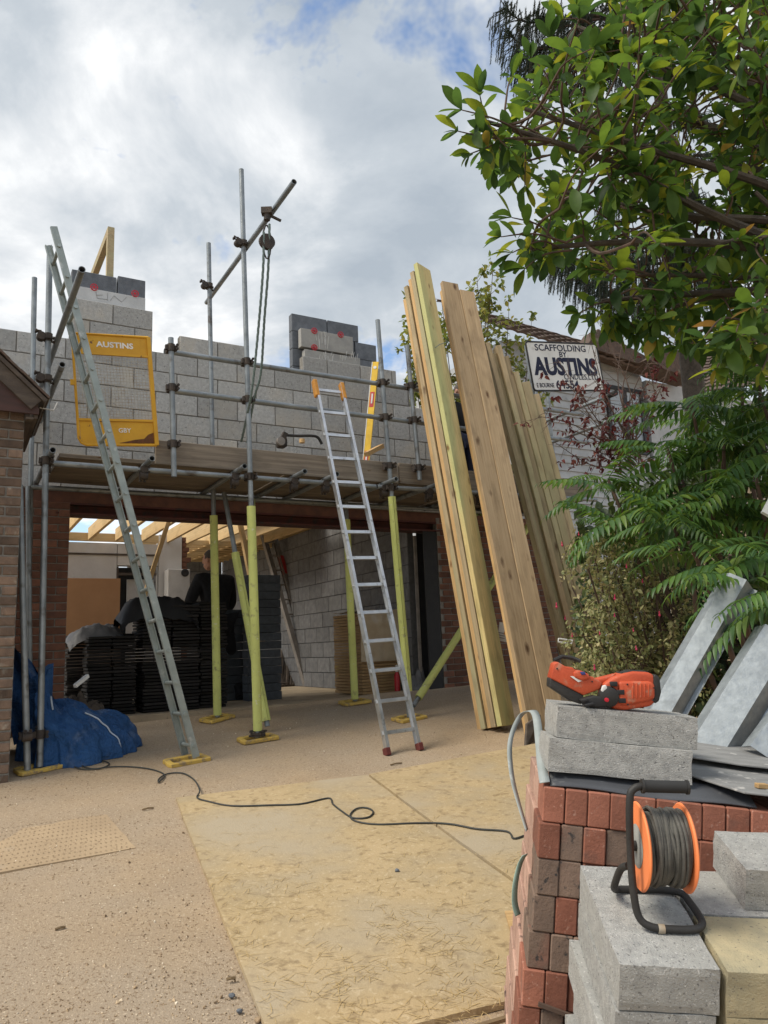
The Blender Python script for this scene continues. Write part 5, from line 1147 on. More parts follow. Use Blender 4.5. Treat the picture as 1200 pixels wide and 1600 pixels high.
nprism('magazine_rail', [(108,284),(405,408),(392,490),(300,470),(106,365)], -.034, .030, 'black_plastic', .004)
nprism('handle_bridge', [(350,300),(520,255),(700,195),(640,270),(560,310),(420,380)], -.02, .02, 'tool_orange', .008)
nprism('battery', [(300,215),(360,195),(440,225),(450,262),(380,290),(310,262)], -.035, .042, 'tool_orange', .006)
nprism('battery_button', [(355,210),(395,205),(410,228),(372,236)], .04, .046, 'blue', .002)
nprism('name_plate', [(275,255),(300,252),(385,285),(350,300)], .036, .038, 'card', 0)
nprism('nose_plate', [(370,440),(480,400),(560,405),(600,440),(590,490),(480,503),(400,495)], .02, .060, 'blackmetal', .006)
nprism('nose_tooth', [(360,445),(420,425),(430,450),(380,470)], .03, .066, 'blackmetal', .003)
nprism('nose_tooth', [(390,480),(470,455),(480,480),(410,500)], .034, .07, 'blackmetal', .003)
dm = nf @ Matrix.Translation(((610-95)*NS, (505-400)*NS, .0))
MB().lathe([(0, .03), (.030, .03), (.034, .045), (.030, .058), (.018, .064), (0, .064)], dm, 24).build('nose_ring', T['black_plastic'], ng, smooth=True)
MB().lathe([(0, .06), (.0065, .06), (.0065, .072), (0, .073)], nf @ Matrix.Translation(((580-95)*NS, (505-425)*NS, 0)), 12).build('trigger_knob', T['red_clip'], ng, smooth=True)
nprism('reflector', [(545,310),(575,300),(590,325),(560,375),(535,355)], .050, .060, 'white_tub', .003)
for k, (x, y) in enumerate(((640,285),(700,350),(715,420))): nprism('vent_slot', [(x-30,y-15),(x+35,y-22),(x+40,y+20),(x-22,y+24)], .046 if k == 0 else .055, .058, 'blackmetal', .003)
for (x, y) in ((760,280),(990,290),(985,395),(770,450),(160,200),(470,285)): MB().lathe([(0, .0), (.0028, .0), (.0028, .0015), (0, .0015)], nf @ Matrix.Translation(((x-95)*NS, (505-y)*NS, .0565 if x > 600 else .0355)), 8).build('screw', T['blackmetal'], ng)
for k in range(5): nprism('rib', [(800+k*34,262),(812+k*34,260),(816+k*34,395-k*6),(804+k*34,398-k*6)], .0555, .0585, 'tool_orange', .001)
for k in range(6): nprism('grip_rib', [(720+k*42,205-k*9),(735+k*42,200-k*9),(738+k*42,180-k*5),(724+k*42,184-k*5)], -.030, .033, 'rubber', .001)
hkm = MB().path([nf @ V(p) for p in ((.03, .135, -.06), (.06, .15, -.075), (.095, .148, -.08), (.12, .14, -.07))], .007, 8); hkm.build('belt_hook', T['black_plastic'], ng, smooth=True)
# strap, slates, chip
st_ = MB(); stp = [DY(851,1222,2.46), DY(846,1190,2.6), DY(843,1160,2.75), DY(838,1120,2.95), DY(830,1110,3.0), DY(815,1116,3.05), DY(802,1140,3.0), DY(796,1170,2.9), DY(800,1215,2.78), DY(810,1255,2.7), DY(823,1298,2.6)]
cv = curve(stp, 6); wv = V((.012, -.012, 0))
for i, p in enumerate(cv):
    k = i/len(cv); w = (V((1, 0, .1))*(1-k)+V((.35, .93, 0))*k).normalized()*.016; st_.v += [p-w, p+w]
st_.f = [(2*i, 2*i+1, 2*i+3, 2*i+2) for i in range(len(cv)-1)]
o = st_.build('strapping_band', T['strap'], smooth=True); o.modifiers.new('s', 'SOLIDIFY').thickness = .0025; tag(o, 'cut grey strapping band curling off the brick pack corner', 'strap')
s3 = MB(); cv = curve([DY(820,1335,2.62), DY(812,1350,2.62), DY(805,1380,2.6), DY(804,1410,2.6), DY(809,1430,2.6)], 6)
for p in cv: s3.v += [p-V((.010,.01,0)), p+V((.010,.01,0))]
s3.f = [(2*i, 2*i+1, 2*i+3, 2*i+2) for i in range(len(cv)-1)]
o = s3.build('strapping_band', T['strap_green'], smooth=True); o.modifiers.new('s', 'SOLIDIFY').thickness = .002; tag(o, 'short pale green strapping band bowed from the side of the pack', 'strap')
def flat(name, label, cat, pts, mt, th):
    nrm = (pts[1]-pts[0]).cross(pts[2]-pts[0]).normalized(); nrm = nrm if nrm.z > 0 else -nrm; n = len(pts)
    m = MB(); m.v = [p for p in pts]+[p-nrm*th for p in pts]; m.f = [tuple(range(n)), tuple(reversed(range(n, 2*n)))]+[(i, n+i, n+(i+1)%n, (i+1)%n) for i in range(n)]
    o = m.build(name, mt, bevel=.0015, fixn=True); tag(o, label, cat); return o
flat('slate_sheet', 'large grey slate sheet angled over the brick pack with a brick chip', 'slate', [PT(.455,.15,.062), PT(.575,-.014,.050), PT(1.05,-.02,.050), PT(1.05,.50,.085), PT(.5,.45,.085)], T['slate'], .006)
flat('slate_sheet', 'grey slate sheet at the rear of the pack behind the blocks', 'slate', [PT(.47,.31,.100), PT(.66,.27,.094), PT(1.05,.27,.094), PT(1.06,.66,.13), PT(.42,.66,.13)], T['slate'], .006)
o = MB().boxm(frame(PX+PY*.3, None, PZ, PT(.645, .055, .063)), .034, .02, .014).build('brick_chip', T['timber_orange'], bevel=.002); tag(o, 'small orange chip lying on the large slate', 'chip')
o = MB().bar(PT(.015, -.008, -.605), PT(.17, -.010, -.635), .012, .010).build('twig_stick', T['twig']); tag(o, 'thin brown stick lying across the brick pack face', 'stick')

# ------------------------------------------------------------------ concrete block stack with cable reel
n0 = DY(967, 1508, 1.80); n1 = DY(1112, 1515, 1.79); n2 = DY(917, 1360, 2.20)
SX = (n1-n0).normalized(); SZ = SX.cross(n2-n0).normalized(); SY = SZ.cross(SX)
def ST(x, y, z=0.0): return n0+SX*x+SY*y+SZ*z
sb = [box_mesh('concrete_block', .44, .215, .1, 0, T['block_near'], .0022, 31+i*5) for i in range(5)]
ssand = box_mesh('concrete_block', .44, .215, .1, 0, T['block_sandy'], .0022, 77)
def sblock(x, y, z, endon, label, me=None, rot=0.0, group=None):
    cx_, cy_ = (.1075, .22) if endon else (.22, .1075)
    M = frame(SX, None, SZ, ST(x+cx_, y+cy_, z-.05)) @ Matrix.Rotation((math.pi/2 if endon else 0)+rot, 4, 'Z')
    o = inst('concrete_block', me or sb[int(abs(x*97+y*31+z*57)) % 5], M); tag(o, label, 'block', group)
sblock(.0, .0, .0, True, 'pale concrete block end on beneath the cable reel')
sblock(.226, .0, -.002, False, 'sandy yellow stained block beside the cable reel block', ssand)
sblock(.226, .222, -.001, False, 'grey block behind the sandy stained block')
sblock(.36, .245, .100, False, 'grey block raised a layer behind the cable reel')
for L_ in range(1, 7):
    z = -.1035*L_; jx = (-.004, -.022, -.012, -.03, -.02, -.01)[L_-1]
    sblock(jx, .0, z, True, 'concrete block lower down under the cable reel column', None, .012*(-1)**L_, 'blocks under the cable reel')
    sblock(.228+jx*.3, .0, z, False, 'concrete block lower down under the sandy stained block', ssand if L_ == 1 else None, 0, 'blocks under the sandy block')
    sblock(.228+jx*.3, .222, z, False, 'concrete block lower down under the rear grey block', None, 0, 'blocks under the rear block')
rl = thing('cable_reel', 'orange drum cable reel with black tube stand and dusty cable', 'cable reel', ST(.17, .24))
RS = .86; RC = ST(.148, .215, .178*RS+.010); RX = (SX+SY*.02).normalized(); RYv = SZ.cross(RX).normalized()
def RP(x, y, z): return RC+(RX*x+RYv*y+SZ*z)*RS
RM = Matrix(((RYv.x,SZ.x,RX.x,RC.x),(RYv.y,SZ.y,RX.y,RC.y),(RYv.z,SZ.z,RX.z,RC.z),(0,0,0,1))) @ Matrix.Scale(RS, 4)
R_ = .118
for x in (-.062, .062):
    MB().lathe([(.03, x-.004), (R_-.004, x-.004), (R_, x), (R_-.004, x+.004), (.03, x+.004)], RM, 48).build('side_disc', T['orange_plastic'], rl, smooth=True)
MB().lathe([(0, -.069), (.056, -.0685), (.058, -.067), (0, -.066)], RM, 32).build('hub_label', T['grey_disc'], rl, smooth=True)
MB().lathe([(0, -.085), (.014, -.085), (.014, -.06), (.03, -.055), (.03, .055), (.014, .06), (.014, .085), (0, .085)], RM, 20).build('axle', T['black_plastic'], rl, smooth=True)
wind = MB(); rw = random.Random(6); nl = 13
for layer, rad in ((0, .082), (1, .090), (2, .097)):
    for i in range(nl-layer):
        x0 = -.052+.104*(i+.5)/(nl-layer); ph = rw.random()*6; sk = rw.uniform(-.020, .020); rj = rad+rw.uniform(-.004, .005)
        pts = [RM @ V(((rj+.002*math.sin(3*t+ph))*math.cos(t), (rj+.002*math.sin(2*t+ph))*math.sin(t), max(-.055, min(.055, x0+sk*math.sin(t+ph))))) for t in [2*math.pi*k/40 for k in range(41)]]
        wind.path(pts, .0048, 7, False)
wind.build('wound_cable', T['cable_dusty'], rl, smooth=True)
MB().lathe([(0, -.055), (.078, -.055), (.078, .055), (0, .055)], RM, 32).build('drum_core', T['black_plastic'], rl, smooth=True)
ft = -.178
frm = MB(); fx0, fx1 = -.098, .098
frm.path(curve([RP(fx0+.045, -.02, .178), RP(fx0+.015, -.022, .172), RP(fx0, -.03, .14), RP(fx0, -.05, .0), RP(fx0+.004, -.075, -.10), RP(fx0+.016, -.088, -.155), RP(fx0+.045, -.098, ft+.004), RP(0, -.10, ft), RP(.055, -.098, ft), RP(fx1-.016, -.085, ft), RP(fx1, -.05, ft), RP(fx1, .04, ft), RP(fx1-.01, .09, ft), RP(.03, .105, ft), RP(fx0+.02, .10, ft), RP(fx0-.008, .07, ft+.015), RP(fx0-.02, .03, ft+.05), RP(fx0-.012, .0, ft+.11), RP(fx0, -.03, ft+.135)], 6), .0088, 12)
frm.build('tube_stand', T['black_plastic'], rl, smooth=True)
MB().tube(RP(fx0+.035, -.02, .178), RP(fx1-.035, -.02, .178), .0145, n=16).build('hand_grip', T['rubber'], rl, smooth=True)
for gx in (fx0+.037, fx1-.037): MB().tube(RP(gx-.003, -.02, .178), RP(gx+.003, -.02, .178), .017, n=16).build('grip_collar', T['black_plastic'], rl, smooth=True)
MB().tube(RP(-.035, -.0995, ft), RP(-.018, -.10, ft), .0105, n=12).build('metal_clip', T['wire'], rl, smooth=True)

# ------------------------------------------------------------------ galvanised lintels behind the pack
def lintel(label, bot, top, prof, th=.003, ydir=None):
    d = (top-bot); X = d.normalized(); a = (V((1, -.1, 0))-X*V((1, -.1, 0)).dot(X)).normalized(); b = X.cross(a)
    if b.y > 0: b = -b
    m = MB(); n = len(prof)
    for (pt_, off) in ((bot, 0), (top, 0)):
        for (p, q_) in prof: m.v.append(pt_+a*p+b*q_)
    m.f = [(i, i+1, n+i+1, n+i) for i in range(n-1)]
    o = m.build('steel_lintel', T['galv']); s = o.modifiers.new('s', 'SOLIDIFY'); s.thickness = th; tag(o, label, 'lintel'); return o
lintel('bright galvanised steel lintel standing against the sumac bush', DY(995, 1145, 3.2), DY(1140, 895, 3.3), [(-.02, -.05), (.0, .0), (.070, .022), (.115, -.03), (.132, -.022)])
lintel('broad dull galvanised lintel sloping behind the slate sheets', DY(1078, 1163, 2.95), DY(1196, 975, 3.05), [(-.02, -.07), (.0, .0), (.105, .03), (.16, -.025), (.20, -.012)])
lintel('galvanised lintel lowest on the heap beside the slate sheets', DY(1172, 1165, 2.8), DY(1307, 985, 2.9), [(-.015, -.06), (.0, .0), (.10, .02), (.16, -.03)])
o = MB().boxm(frame(DY(1212, 700, 3.6)-DY(1160, 800, 3.5), None, V((0, -1, .1)), DY(1226, 768, 3.6)), .34, .10, .02).build('white_board', T['white_sheet']); tag(o, 'clean white board end poking out of the sumac leaves', 'board')
o = flat('dark_offcut', 'dark roofing scrap leaning at the foot of the timber bundle', 'scrap', [G(822, 1168, .01), G(846, 1150, .01), G(848, 1150)+ZZ*.20, G(826, 1160)+ZZ*.16], T['oldwood'], .02)
sw_ = MB(); sw_.path([DY(873, 998, 5.4), DY(895, 1001, 5.4), DY(893, 1006, 5.35), DY(872, 1003, 5.35), DY(873, 998, 5.4)], .006, 6); o = sw_.build('wire_bracket', T['white_tub']); tag(o, 'bent white wire bracket hanging on the pale joists', 'bracket')
# back garden fence
fn0, fn1 = V((3.0, 8.6, 0)), V((4.3, 4.6, 0)); fe = thing('slat_fence', 'weathered vertical slat fence behind the sumac leaves', 'fence', onground(*fn0.xy)); nsl = 40
dfe = (fn1-fn0).normalized(); fs_me = box_mesh('fence_slat', 2.35, .018, .095, .004, T['fence'])
for i in range(nsl):
    p = fn0.lerp(fn1, (i+.5)/nsl); inst('fence_slat', fs_me, frame(ZZ, None, dfe, V((p.x, p.y, onground(p.x, p.y).z+1.18+rb.uniform(-.02, .02)))+dfe.cross(ZZ)*(.012*(i % 2))), fe)
for z in (.4, 1.9): MB().bar(onground(fn0.x, fn0.y)+ZZ*z+V((.06,.02,0)), onground(fn1.x, fn1.y)+ZZ*z+V((.06,.02,0)), .04, .08).build('fence_rail', T['fence'], fe)

# ================================================================== PLANTS
RV = random.Random(21)
def rvec(r=RV): 
    while True:
        v = V((r.uniform(-1,1), r.uniform(-1,1), r.uniform(-1,1)))
        if .05 < v.length < 1: return v.normalized()
def leaf_geo(L_, W, n=5, fold=.25, curl=.3, wide=.55, seed=0, blunt=.8):
    """one leaf along +X from the origin, upper face +Z"""
    vs, fs = [], []; r = random.Random(seed)
    for i in range(n+1):
        t = i/n; w = W*.5*(math.sin(math.pi*t**(math.log(.5)/math.log(wide)))**blunt if 0 < t < 1 else 0.03)
        x = L_*t; z = -curl*L_*t*t; tw = .15*math.sin(seed+t*3)
        vs += [(x, -w, z+fold*w+tw*w), (x, 0, z), (x, w, z+fold*w-tw*w)]
    for i in range(n): a = 3*i; fs += [(a, a+3, a+4, a+1), (a+1, a+4, a+5, a+2)]
    return vs, fs
def place(mb, geo, M): mb.add([M @ V(p) for p in geo[0]], geo[1])
def leaf_matrix(p, d, up, s=1.0):
    if abs(d.normalized().dot(up.normalized())) > .97: up = up+V((.3, .2, 0))
    return frame(d, None, up, p) @ Matrix.Scale(s, 4)
# ---- magnolia overhanging from the right
mg = thing('magnolia_tree', 'broad leaved magnolia tree overhanging the scene with green and yellow leaves', 'tree', onground(3.6, 3.3))
trunk = MB(); tb0 = onground(3.6, 3.3, -.05); crot = V((2.95, 3.3, 2.6)); trunk.path(curve([tb0, V((3.5, 3.3, 1.2)), V((3.25, 3.4, 2.1)), crot], 5), [.11-.004*i for i in range(16)], 10); trunk.build('trunk', T['bark'], mg, smooth=True)
limbs = MB(); tw_ = MB()
limb_ends = [((1120,-60),4.2), ((900,40),3.9), ((820,170),3.5), ((880,300),3.6), ((1000,430),3.9), ((1120,520),4.0), ((1060,180),4.6), ((1180,300),3.4), ((1000,-40),4.4), ((1190,130),3.2), ((1120,380),3.3), ((960,220),4.1), ((1260,430),3.6), ((1280,60),3.8), ((1180,480),3.2), ((1050,480),3.6), ((940,470),3.5), ((830,390),3.4), ((1200,220),4.2), ((760,190),3.3), ((1090,60),3.6), ((1230,330),4.4), ((1010,330),4.3), ((1130,260),3.9)]
limb_pts = []
for k, (pq, d) in enumerate(limb_ends):
    e = DY(*pq, d); mid = crot.lerp(e, .5)+V((0, 0, .18))+rvec()*.12; cv = curve([crot+rvec()*.03, crot.lerp(mid, .5)+rvec()*.06, mid, mid.lerp(e, .55)+rvec()*.06, e], 5)
    limbs.path(cv, [.034*(1-.75*i/len(cv)) for i in range(len(cv))], 7); limb_pts += cv[4:]
limbs.build('limb', T['bark'], mg, smooth=True)
def inside(px, py):
    # picture outline of the crown
    if py < 0: lim = 880
    elif py < 90: lim = 885-.2*py
    elif py < 150: lim = 770+ (150-py)*.9
    elif py < 270: lim = 725
    elif py < 330: lim = 735+(py-270)*.5
    elif py < 400: lim = 785
    elif py < 445: lim = 800+(py-400)*2.0
    elif py < 560: lim = 905+max(0, (py-500))*2.6
    else: return False
    return px > lim
mleaf = [leaf_geo(.130, .050, 7, .26, c, .60, i, .68) for i, c in enumerate((.12, .28, .45, .05))]
leaves = []
def twig_with_leaves(tip, base, n, r):
    d = (tip-base); cv = curve([base, base.lerp(tip, .5)+rvec(r)*.03+V((0,0,.02)), tip], 4); tw_.path(cv, [.0065-.0045*i/len(cv) for i in range(len(cv))], 5); dn = d.normalized()
    for i in range(n):
        k = i/(n-1) if n > 1 else 1; t = .35+.65*k**.7; p = base.lerp(tip, t) if i < n-5 else tip
        a = i*2.4+r.random()*.6; o1 = dn.orthogonal().normalized(); o2 = dn.cross(o1); rad = o1*math.cos(a)+o2*math.sin(a)
        spread = r.uniform(.35, 1.0) if i >= n-5 else r.uniform(.6, 1.3)
        ld = (dn*(1.0 if i >= n-5 else .55)+rad*spread+V((0,0,.02))).normalized()
        upv = (ZZ*1.1+dn*.3+rvec(r)*.45).normalized()
        leaves.append((leaf_matrix(p, ld, upv, r.uniform(.5, 1.12)), r.randrange(4)))
tips = [((722,172),3.15),((716,205),3.15),((735,240),3.2),((750,150),3.2),((770,205),3.3),((800,120),3.4),((830,90),3.5),((860,60),3.4),((783,370),3.2),((800,395),3.25),((820,420),3.3),((800,340),3.3),((850,400),3.4),((905,490),3.4),((930,500),3.5),((960,510),3.5),((985,520),3.5),((1010,490),3.4),((880,30),3.5),((900,10),3.6),((840,150),3.3),((790,250),3.3),((820,290),3.35),((1150,560),2.9),((1120,575),2.95),((1180,540),2.9),((1130,540),3.0),((1190,580),2.8)]
rm = random.Random(33)
for nb_ in ((905,30),(930,130),(940,230),(1010,110),(1000,40),(1150,520),(1175,480)): tips.append((nb_, 2.75))
while len(tips) < 580:
    px_, py_ = rm.uniform(725, 1330), rm.uniform(-140, 560)
    if not inside(px_-55-25*math.sin(py_*.045), py_): continue
    if noise.noise(V((px_*.016, py_*.016, 2.0))) < -.16 and px_ < 1120: continue
    if px_ > 1230 and rm.random() < .55: continue
    tips.append(((px_, py_), rm.uniform(3.2, 4.9)-(.5 if rm.random() < .2 else 0)))
for (pq, d) in tips:
    tip = DY(*pq, d); bnear = rm.choice(sorted(limb_pts, key=lambda q: (q-tip).length)[:5]); v = bnear-tip; base = tip+v.normalized()*min(v.length, rm.uniform(.22, .38)) if v.length > 1e-3 else tip+V((.2, 0, -.1))
    if v.length > .45: tw_.path(curve([bnear, bnear.lerp(base, .5)+rvec(rm)*.05, base], 3), [.009, .008, .008, .0075, .007, .0065, .0065][:7], 5)
    twig_with_leaves(tip, base, rm.randrange(8, 13), rm)
tw_.build('twigs', T['twig'], mg, smooth=True)['kind'] = 'stuff'
lme = []
for i, gq in enumerate(mleaf):
    me = bpy.data.meshes.new('leaf'); me.from_pydata(gq[0], [], gq[1]); me.polygons.foreach_set('use_smooth', [True]*len(me.polygons)); me.materials.append(T['magnolia']); lme.append(me)
def vis(M):
    p = M.translation; x, y = proj(p); return (0 if (-30 < x < 1230 and -30 < y < 700) else 100)+(p-CAMV).length
order = sorted(range(len(leaves)), key=lambda i: vis(leaves[i][0]))
rest = MB()
for rank, i in enumerate(order):
    M, k = leaves[i]
    if rank < 300: inst('leaf', lme[k], M, mg)
    else: place(rest, mleaf[k], M)
ro = rest.build('crown', T['magnolia'], mg, smooth=True); ro['kind'] = 'stuff'
# ---- spruce behind it
spt = thing('spruce_tree', 'dark drooping spruce tree behind the magnolia', 'tree', onground(4.9, 11.5))
sb_ = onground(4.9, 11.5, -.1); MB().path([sb_, sb_+ZZ*6, sb_+ZZ*16], [.22, .15, .03], 10).build('trunk', T['bark'], spt, smooth=True)
br_, nd = MB(), MB(); rs = random.Random(8)
def needles(p, q, r, n):
    d = (q-p); dn = d.normalized(); o1 = dn.orthogonal().normalized(); o2 = dn.cross(o1)
    for i in range(n*2):
        c = p.lerp(q, (i+r.random())/(n*2)); a = r.random()*6.283; rad = (o1*math.cos(a)+o2*math.sin(a)); t = c+(dn*.75+rad*.6)*r.uniform(.026, .046); sdv = dn.cross(rad)*.0042
        nd.v += [c-sdv, c+sdv, t]; b = len(nd.v); nd.f.append((b-3, b-2, b-1))
sbr = [(788,12),(792,50),(806,80),(822,108),(850,70),(880,30),(835,20),(905,120),(930,60),(870,-60),(940,-60),(1000,-30),(872,392),(884,410),(905,425),(930,440),(962,452),(1000,458),(1040,440),(1080,420),(935,395),(990,400),(1060,380),(1110,440),(960,300),(1060,300),(1130,330),(1150,230),(1080,180),(1160,120),(1020,220),(1180,400)]
for (x_, y_) in sbr:
    tipp = DY(x_, y_, 10.6+rs.uniform(-.5, .5)); p0 = V((4.9, 11.5, tipp.z+.55)); dr = (tipp-p0); dr.z = 0; L_ = dr.length; dr.normalize()
    cv = curve([p0, p0+dr*L_*.45+V((0,0,-.15)), tipp+V((0,0,-.12))-dr*L_*.15, tipp], 6); br_.path(cv, [.032*(1-.88*i/len(cv)) for i in range(len(cv))], 5); needles(cv[-5], cv[-1], rs, 60)
    for i in range(5, len(cv)):
        for q in range(7):
            c = cv[i-1].lerp(cv[i], rs.random()); side = dr.cross(ZZ)*rs.choice((-1, 1)); e = c+side*rs.uniform(.04, .28)+dr*rs.uniform(0, .22)+V((0,0,-.04)); h = e+V((0, 0, -rs.uniform(.15, .42)))+dr*.06
            br_.path([c, e, h], [.006, .004, .002], 3, False); needles(c, e, rs, 26); needles(e, h, rs, 44)
br_.build('branches', T['twig'], spt)['kind'] = 'stuff'; nd.build('crown', T['spruce'], spt)['kind'] = 'stuff'
# ---- sumac with feathery fronds
sm = thing('sumac_shrub', 'sumac shrub with long feathery green fronds', 'shrub', onground(2.35, 4.9))
def frond_mesh(seed, n=11, L_=.50):
    r = random.Random(seed); m = MB(); arch = r.uniform(.18, .48); pts = [V((L_*t, .02*math.sin(t*2+seed), .10*math.sin(t*1.4)*L_-arch*L_*t*t)) for t in [i/14 for i in range(15)]]
    m.path(pts, [.0035-.0025*i/14 for i in range(15)], 4)
    lg = [leaf_geo(.115, .027, 5, .35, c, .38, seed+i) for i, c in enumerate((.25, .45))]
    for i in range(n+1):
        t = .16+.84*i/n; k = min(13, int(t*14)); p = pts[k].lerp(pts[k+1], t*14-k) if k < 14 else pts[-1]; tan = (pts[min(k+1, 14)]-pts[k]).normalized(); s = (.55+.55*math.sin(math.pi*min(1, .18+.85*t)))*(1 if t < .9 else .75)
        for sg_ in ((-1, 1) if i < n else (0,)):
            d = (tan*(.55 if sg_ else 1)+V((0, sg_, 0))*.9+V((0, 0, -.22+r.uniform(-.12, .12)))).normalized(); place(m, r.choice(lg), leaf_matrix(p, d, V((0, 0, 1))+V((0, sg_*.15, 0)), s))
    me = m.mesh('frond', True); me.materials.append(T['sumac']); return me
fronds = [frond_mesh(i) for i in range(6)]
stm = MB(); rsu = random.Random(17); base = onground(2.35, 4.9)
heads = [((1065,745),4.6,10,1.0),((965,810),4.6,8,.9),((1150,800),4.3,9,.95),((1200,780),4.5,9,1.0),((1230,640),4.3,9,1.05),((1160,900),3.3,7,.75),((1215,920),3.1,7,.8),((1045,800),4.1,8,.9),((950,745),4.9,9,.9),((1080,625),4.9,10,1.05),((1040,690),4.7,10,1.0),((1130,690),4.5,10,1.0),((1190,620),4.5,9,1.0),((1000,790),4.4,9,1.0),((1110,770),4.2,9,1.0),((1180,740),4.0,8,.95),((1220,700),4.2,8,1),((1160,600),5.2,8,1),((1210,840),3.4,8,.85),((1140,860),3.5,8,.8),((1075,840),3.9,7,.85),((1190,560),4.8,7,1),((1110,650),5.3,8,1)]
for (pq, d, nf_, s) in heads:
    h = DY(*pq, d)-V((0, 0, .02)); mid = base.lerp(h, .55)+rvec(rsu)*.08+V((0, 0, -.1)); cv = curve([base+rvec(rsu)*.05, mid, h.lerp(mid, .3)+rvec(rsu)*.04, h], 5); stm.path(cv, [.020*(1-.6*i/len(cv)) for i in range(len(cv))], 6)
    for i in range(nf_):
        a = i*2.4+rsu.random()*.5; el = rsu.uniform(-.45, .40); dv_ = V((math.cos(a)*math.cos(el), math.sin(a)*math.cos(el), math.sin(el)))
        inst('frond', rsu.choice(fronds), leaf_matrix(h+V((0,0,rsu.uniform(-.06, .02))), dv_, ZZ+rvec(rsu)*.25, s*rsu.uniform(.8, 1.1)), sm)
stm.build('stems', T['twig'], sm, smooth=True)
# ---- generic leaf cloud
def cloud(mb, pts, geo, r, smin, smax, down=-.1):
    for p in pts:
        d = (rvec(r)+V((0, -.25, down))).normalized(); place(mb, r.choice(geo), leaf_matrix(p, d, ZZ+rvec(r)*.8, r.uniform(smin, smax)))
fu = thing('fuchsia_bush', 'olive leaved fuchsia bush with small red flowers', 'bush', onground(1.75, 5.2)); rf_ = random.Random(41)
fg = [leaf_geo(.034, .018, 3, .2, c, .45, i) for i, c in enumerate((.1, .4))]; fm_ = MB(); fst = MB(); fpt = []
fbase = onground(1.75, 5.15)
sprays = []
while len(sprays) < 330:
    px_, py_ = rf_.uniform(890, 1100), rf_.uniform(822, 1075)
    if py_ < 900 and px_ > 1060: continue
    if px_ < 905+(rf_.random()*20): 
        if rf_.random() < .6: continue
    sprays.append(DY(px_, py_, rf_.uniform(4.3, 5.3)))
for e in sprays:
    a = e+V((rf_.uniform(-.12, .12), rf_.uniform(.0, .2), -rf_.uniform(.12, .3))); fst.path([a, a.lerp(e, .6)+V((0,0,.02)), e], [.003, .002, .001], 3, False)
    if rf_.random() < .22: fst.path(curve([fbase+rvec(rf_)*.1, fbase.lerp(a, .6)+rvec(rf_)*.06, a], 4), [.006]*9, 4, False)
    fpt += [a.lerp(e, rf_.uniform(.1, 1.05))+rvec(rf_)*rf_.uniform(.005, .05) for _ in range(30)]
cloud(fm_, fpt, fg, rf_, .6, 1.25); fo = fm_.build('crown', T['fuchsia'], fu); fo['kind'] = 'stuff'; fst.build('stems', T['twig'], fu)['kind'] = 'stuff'
flm = MB(); flm.lathe([(.0005, 0), (.003, -.004), (.005, -.014), (.0035, -.019), (.010, -.034), (.007, -.030), (.0005, -.046)], Matrix.Identity(4), 8); flme = flm.mesh('flower', True); flme.materials.append(T['flower'])
for (x, y) in ((908,832),(879,842),(978,883),(962,932),(958,958),(986,982),(869,938),(1003,905),(935,990),(990,1010),(1030,955),(925,1035),(895,985),(945,1060),(885,960),(1015,870)):
    for q in range(1): inst('flower', flme, Matrix.Translation(DY(x+rf_.uniform(-4, 4), y+rf_.uniform(-4, 4), 4.25)) @ Matrix.Scale(rf_.uniform(.5, .85), 4) @ Matrix.Rotation(rf_.uniform(-.4, .4), 4, 'X'), fu)
# ---- dark hedge behind
he = thing('ivy_hedge', 'dark ivy hedge filling the gap behind the fuchsia', 'hedge', onground(2.6, 6.4)); rh_ = random.Random(51); hm_ = MB(); hg = [leaf_geo(.075, .055, 3, .2, c, .45, i) for i, c in enumerate((.1, .4))]
hp_ = []
while len(hp_) < 7200:
    px_, py_ = rh_.uniform(900, 1290), rh_.uniform(600, 1130)
    if py_ < 790-max(0, (px_-960))*.75: continue
    hp_.append(DY(px_, py_, rh_.uniform(5.6, 6.6) if (px_ < 1080 or py_ < 900) else rh_.uniform(4.4, 5.6)))
cloud(hm_, hp_, hg, rh_, .6, 1.3); ho_ = hm_.build('crown', T['hedge'], he); ho_['kind'] = 'stuff'
hs_ = MB()
for i in range(26): b = onground(rh_.uniform(2.0, 3.2), rh_.uniform(5.6, 6.4)); hs_.path([b, b+V((rh_.uniform(-.3, .3), rh_.uniform(-.2, .2), rh_.uniform(.6, 1.6)))], [.012, .004], 4, False)
hs_.build('stems', T['twig'], he)['kind'] = 'stuff'
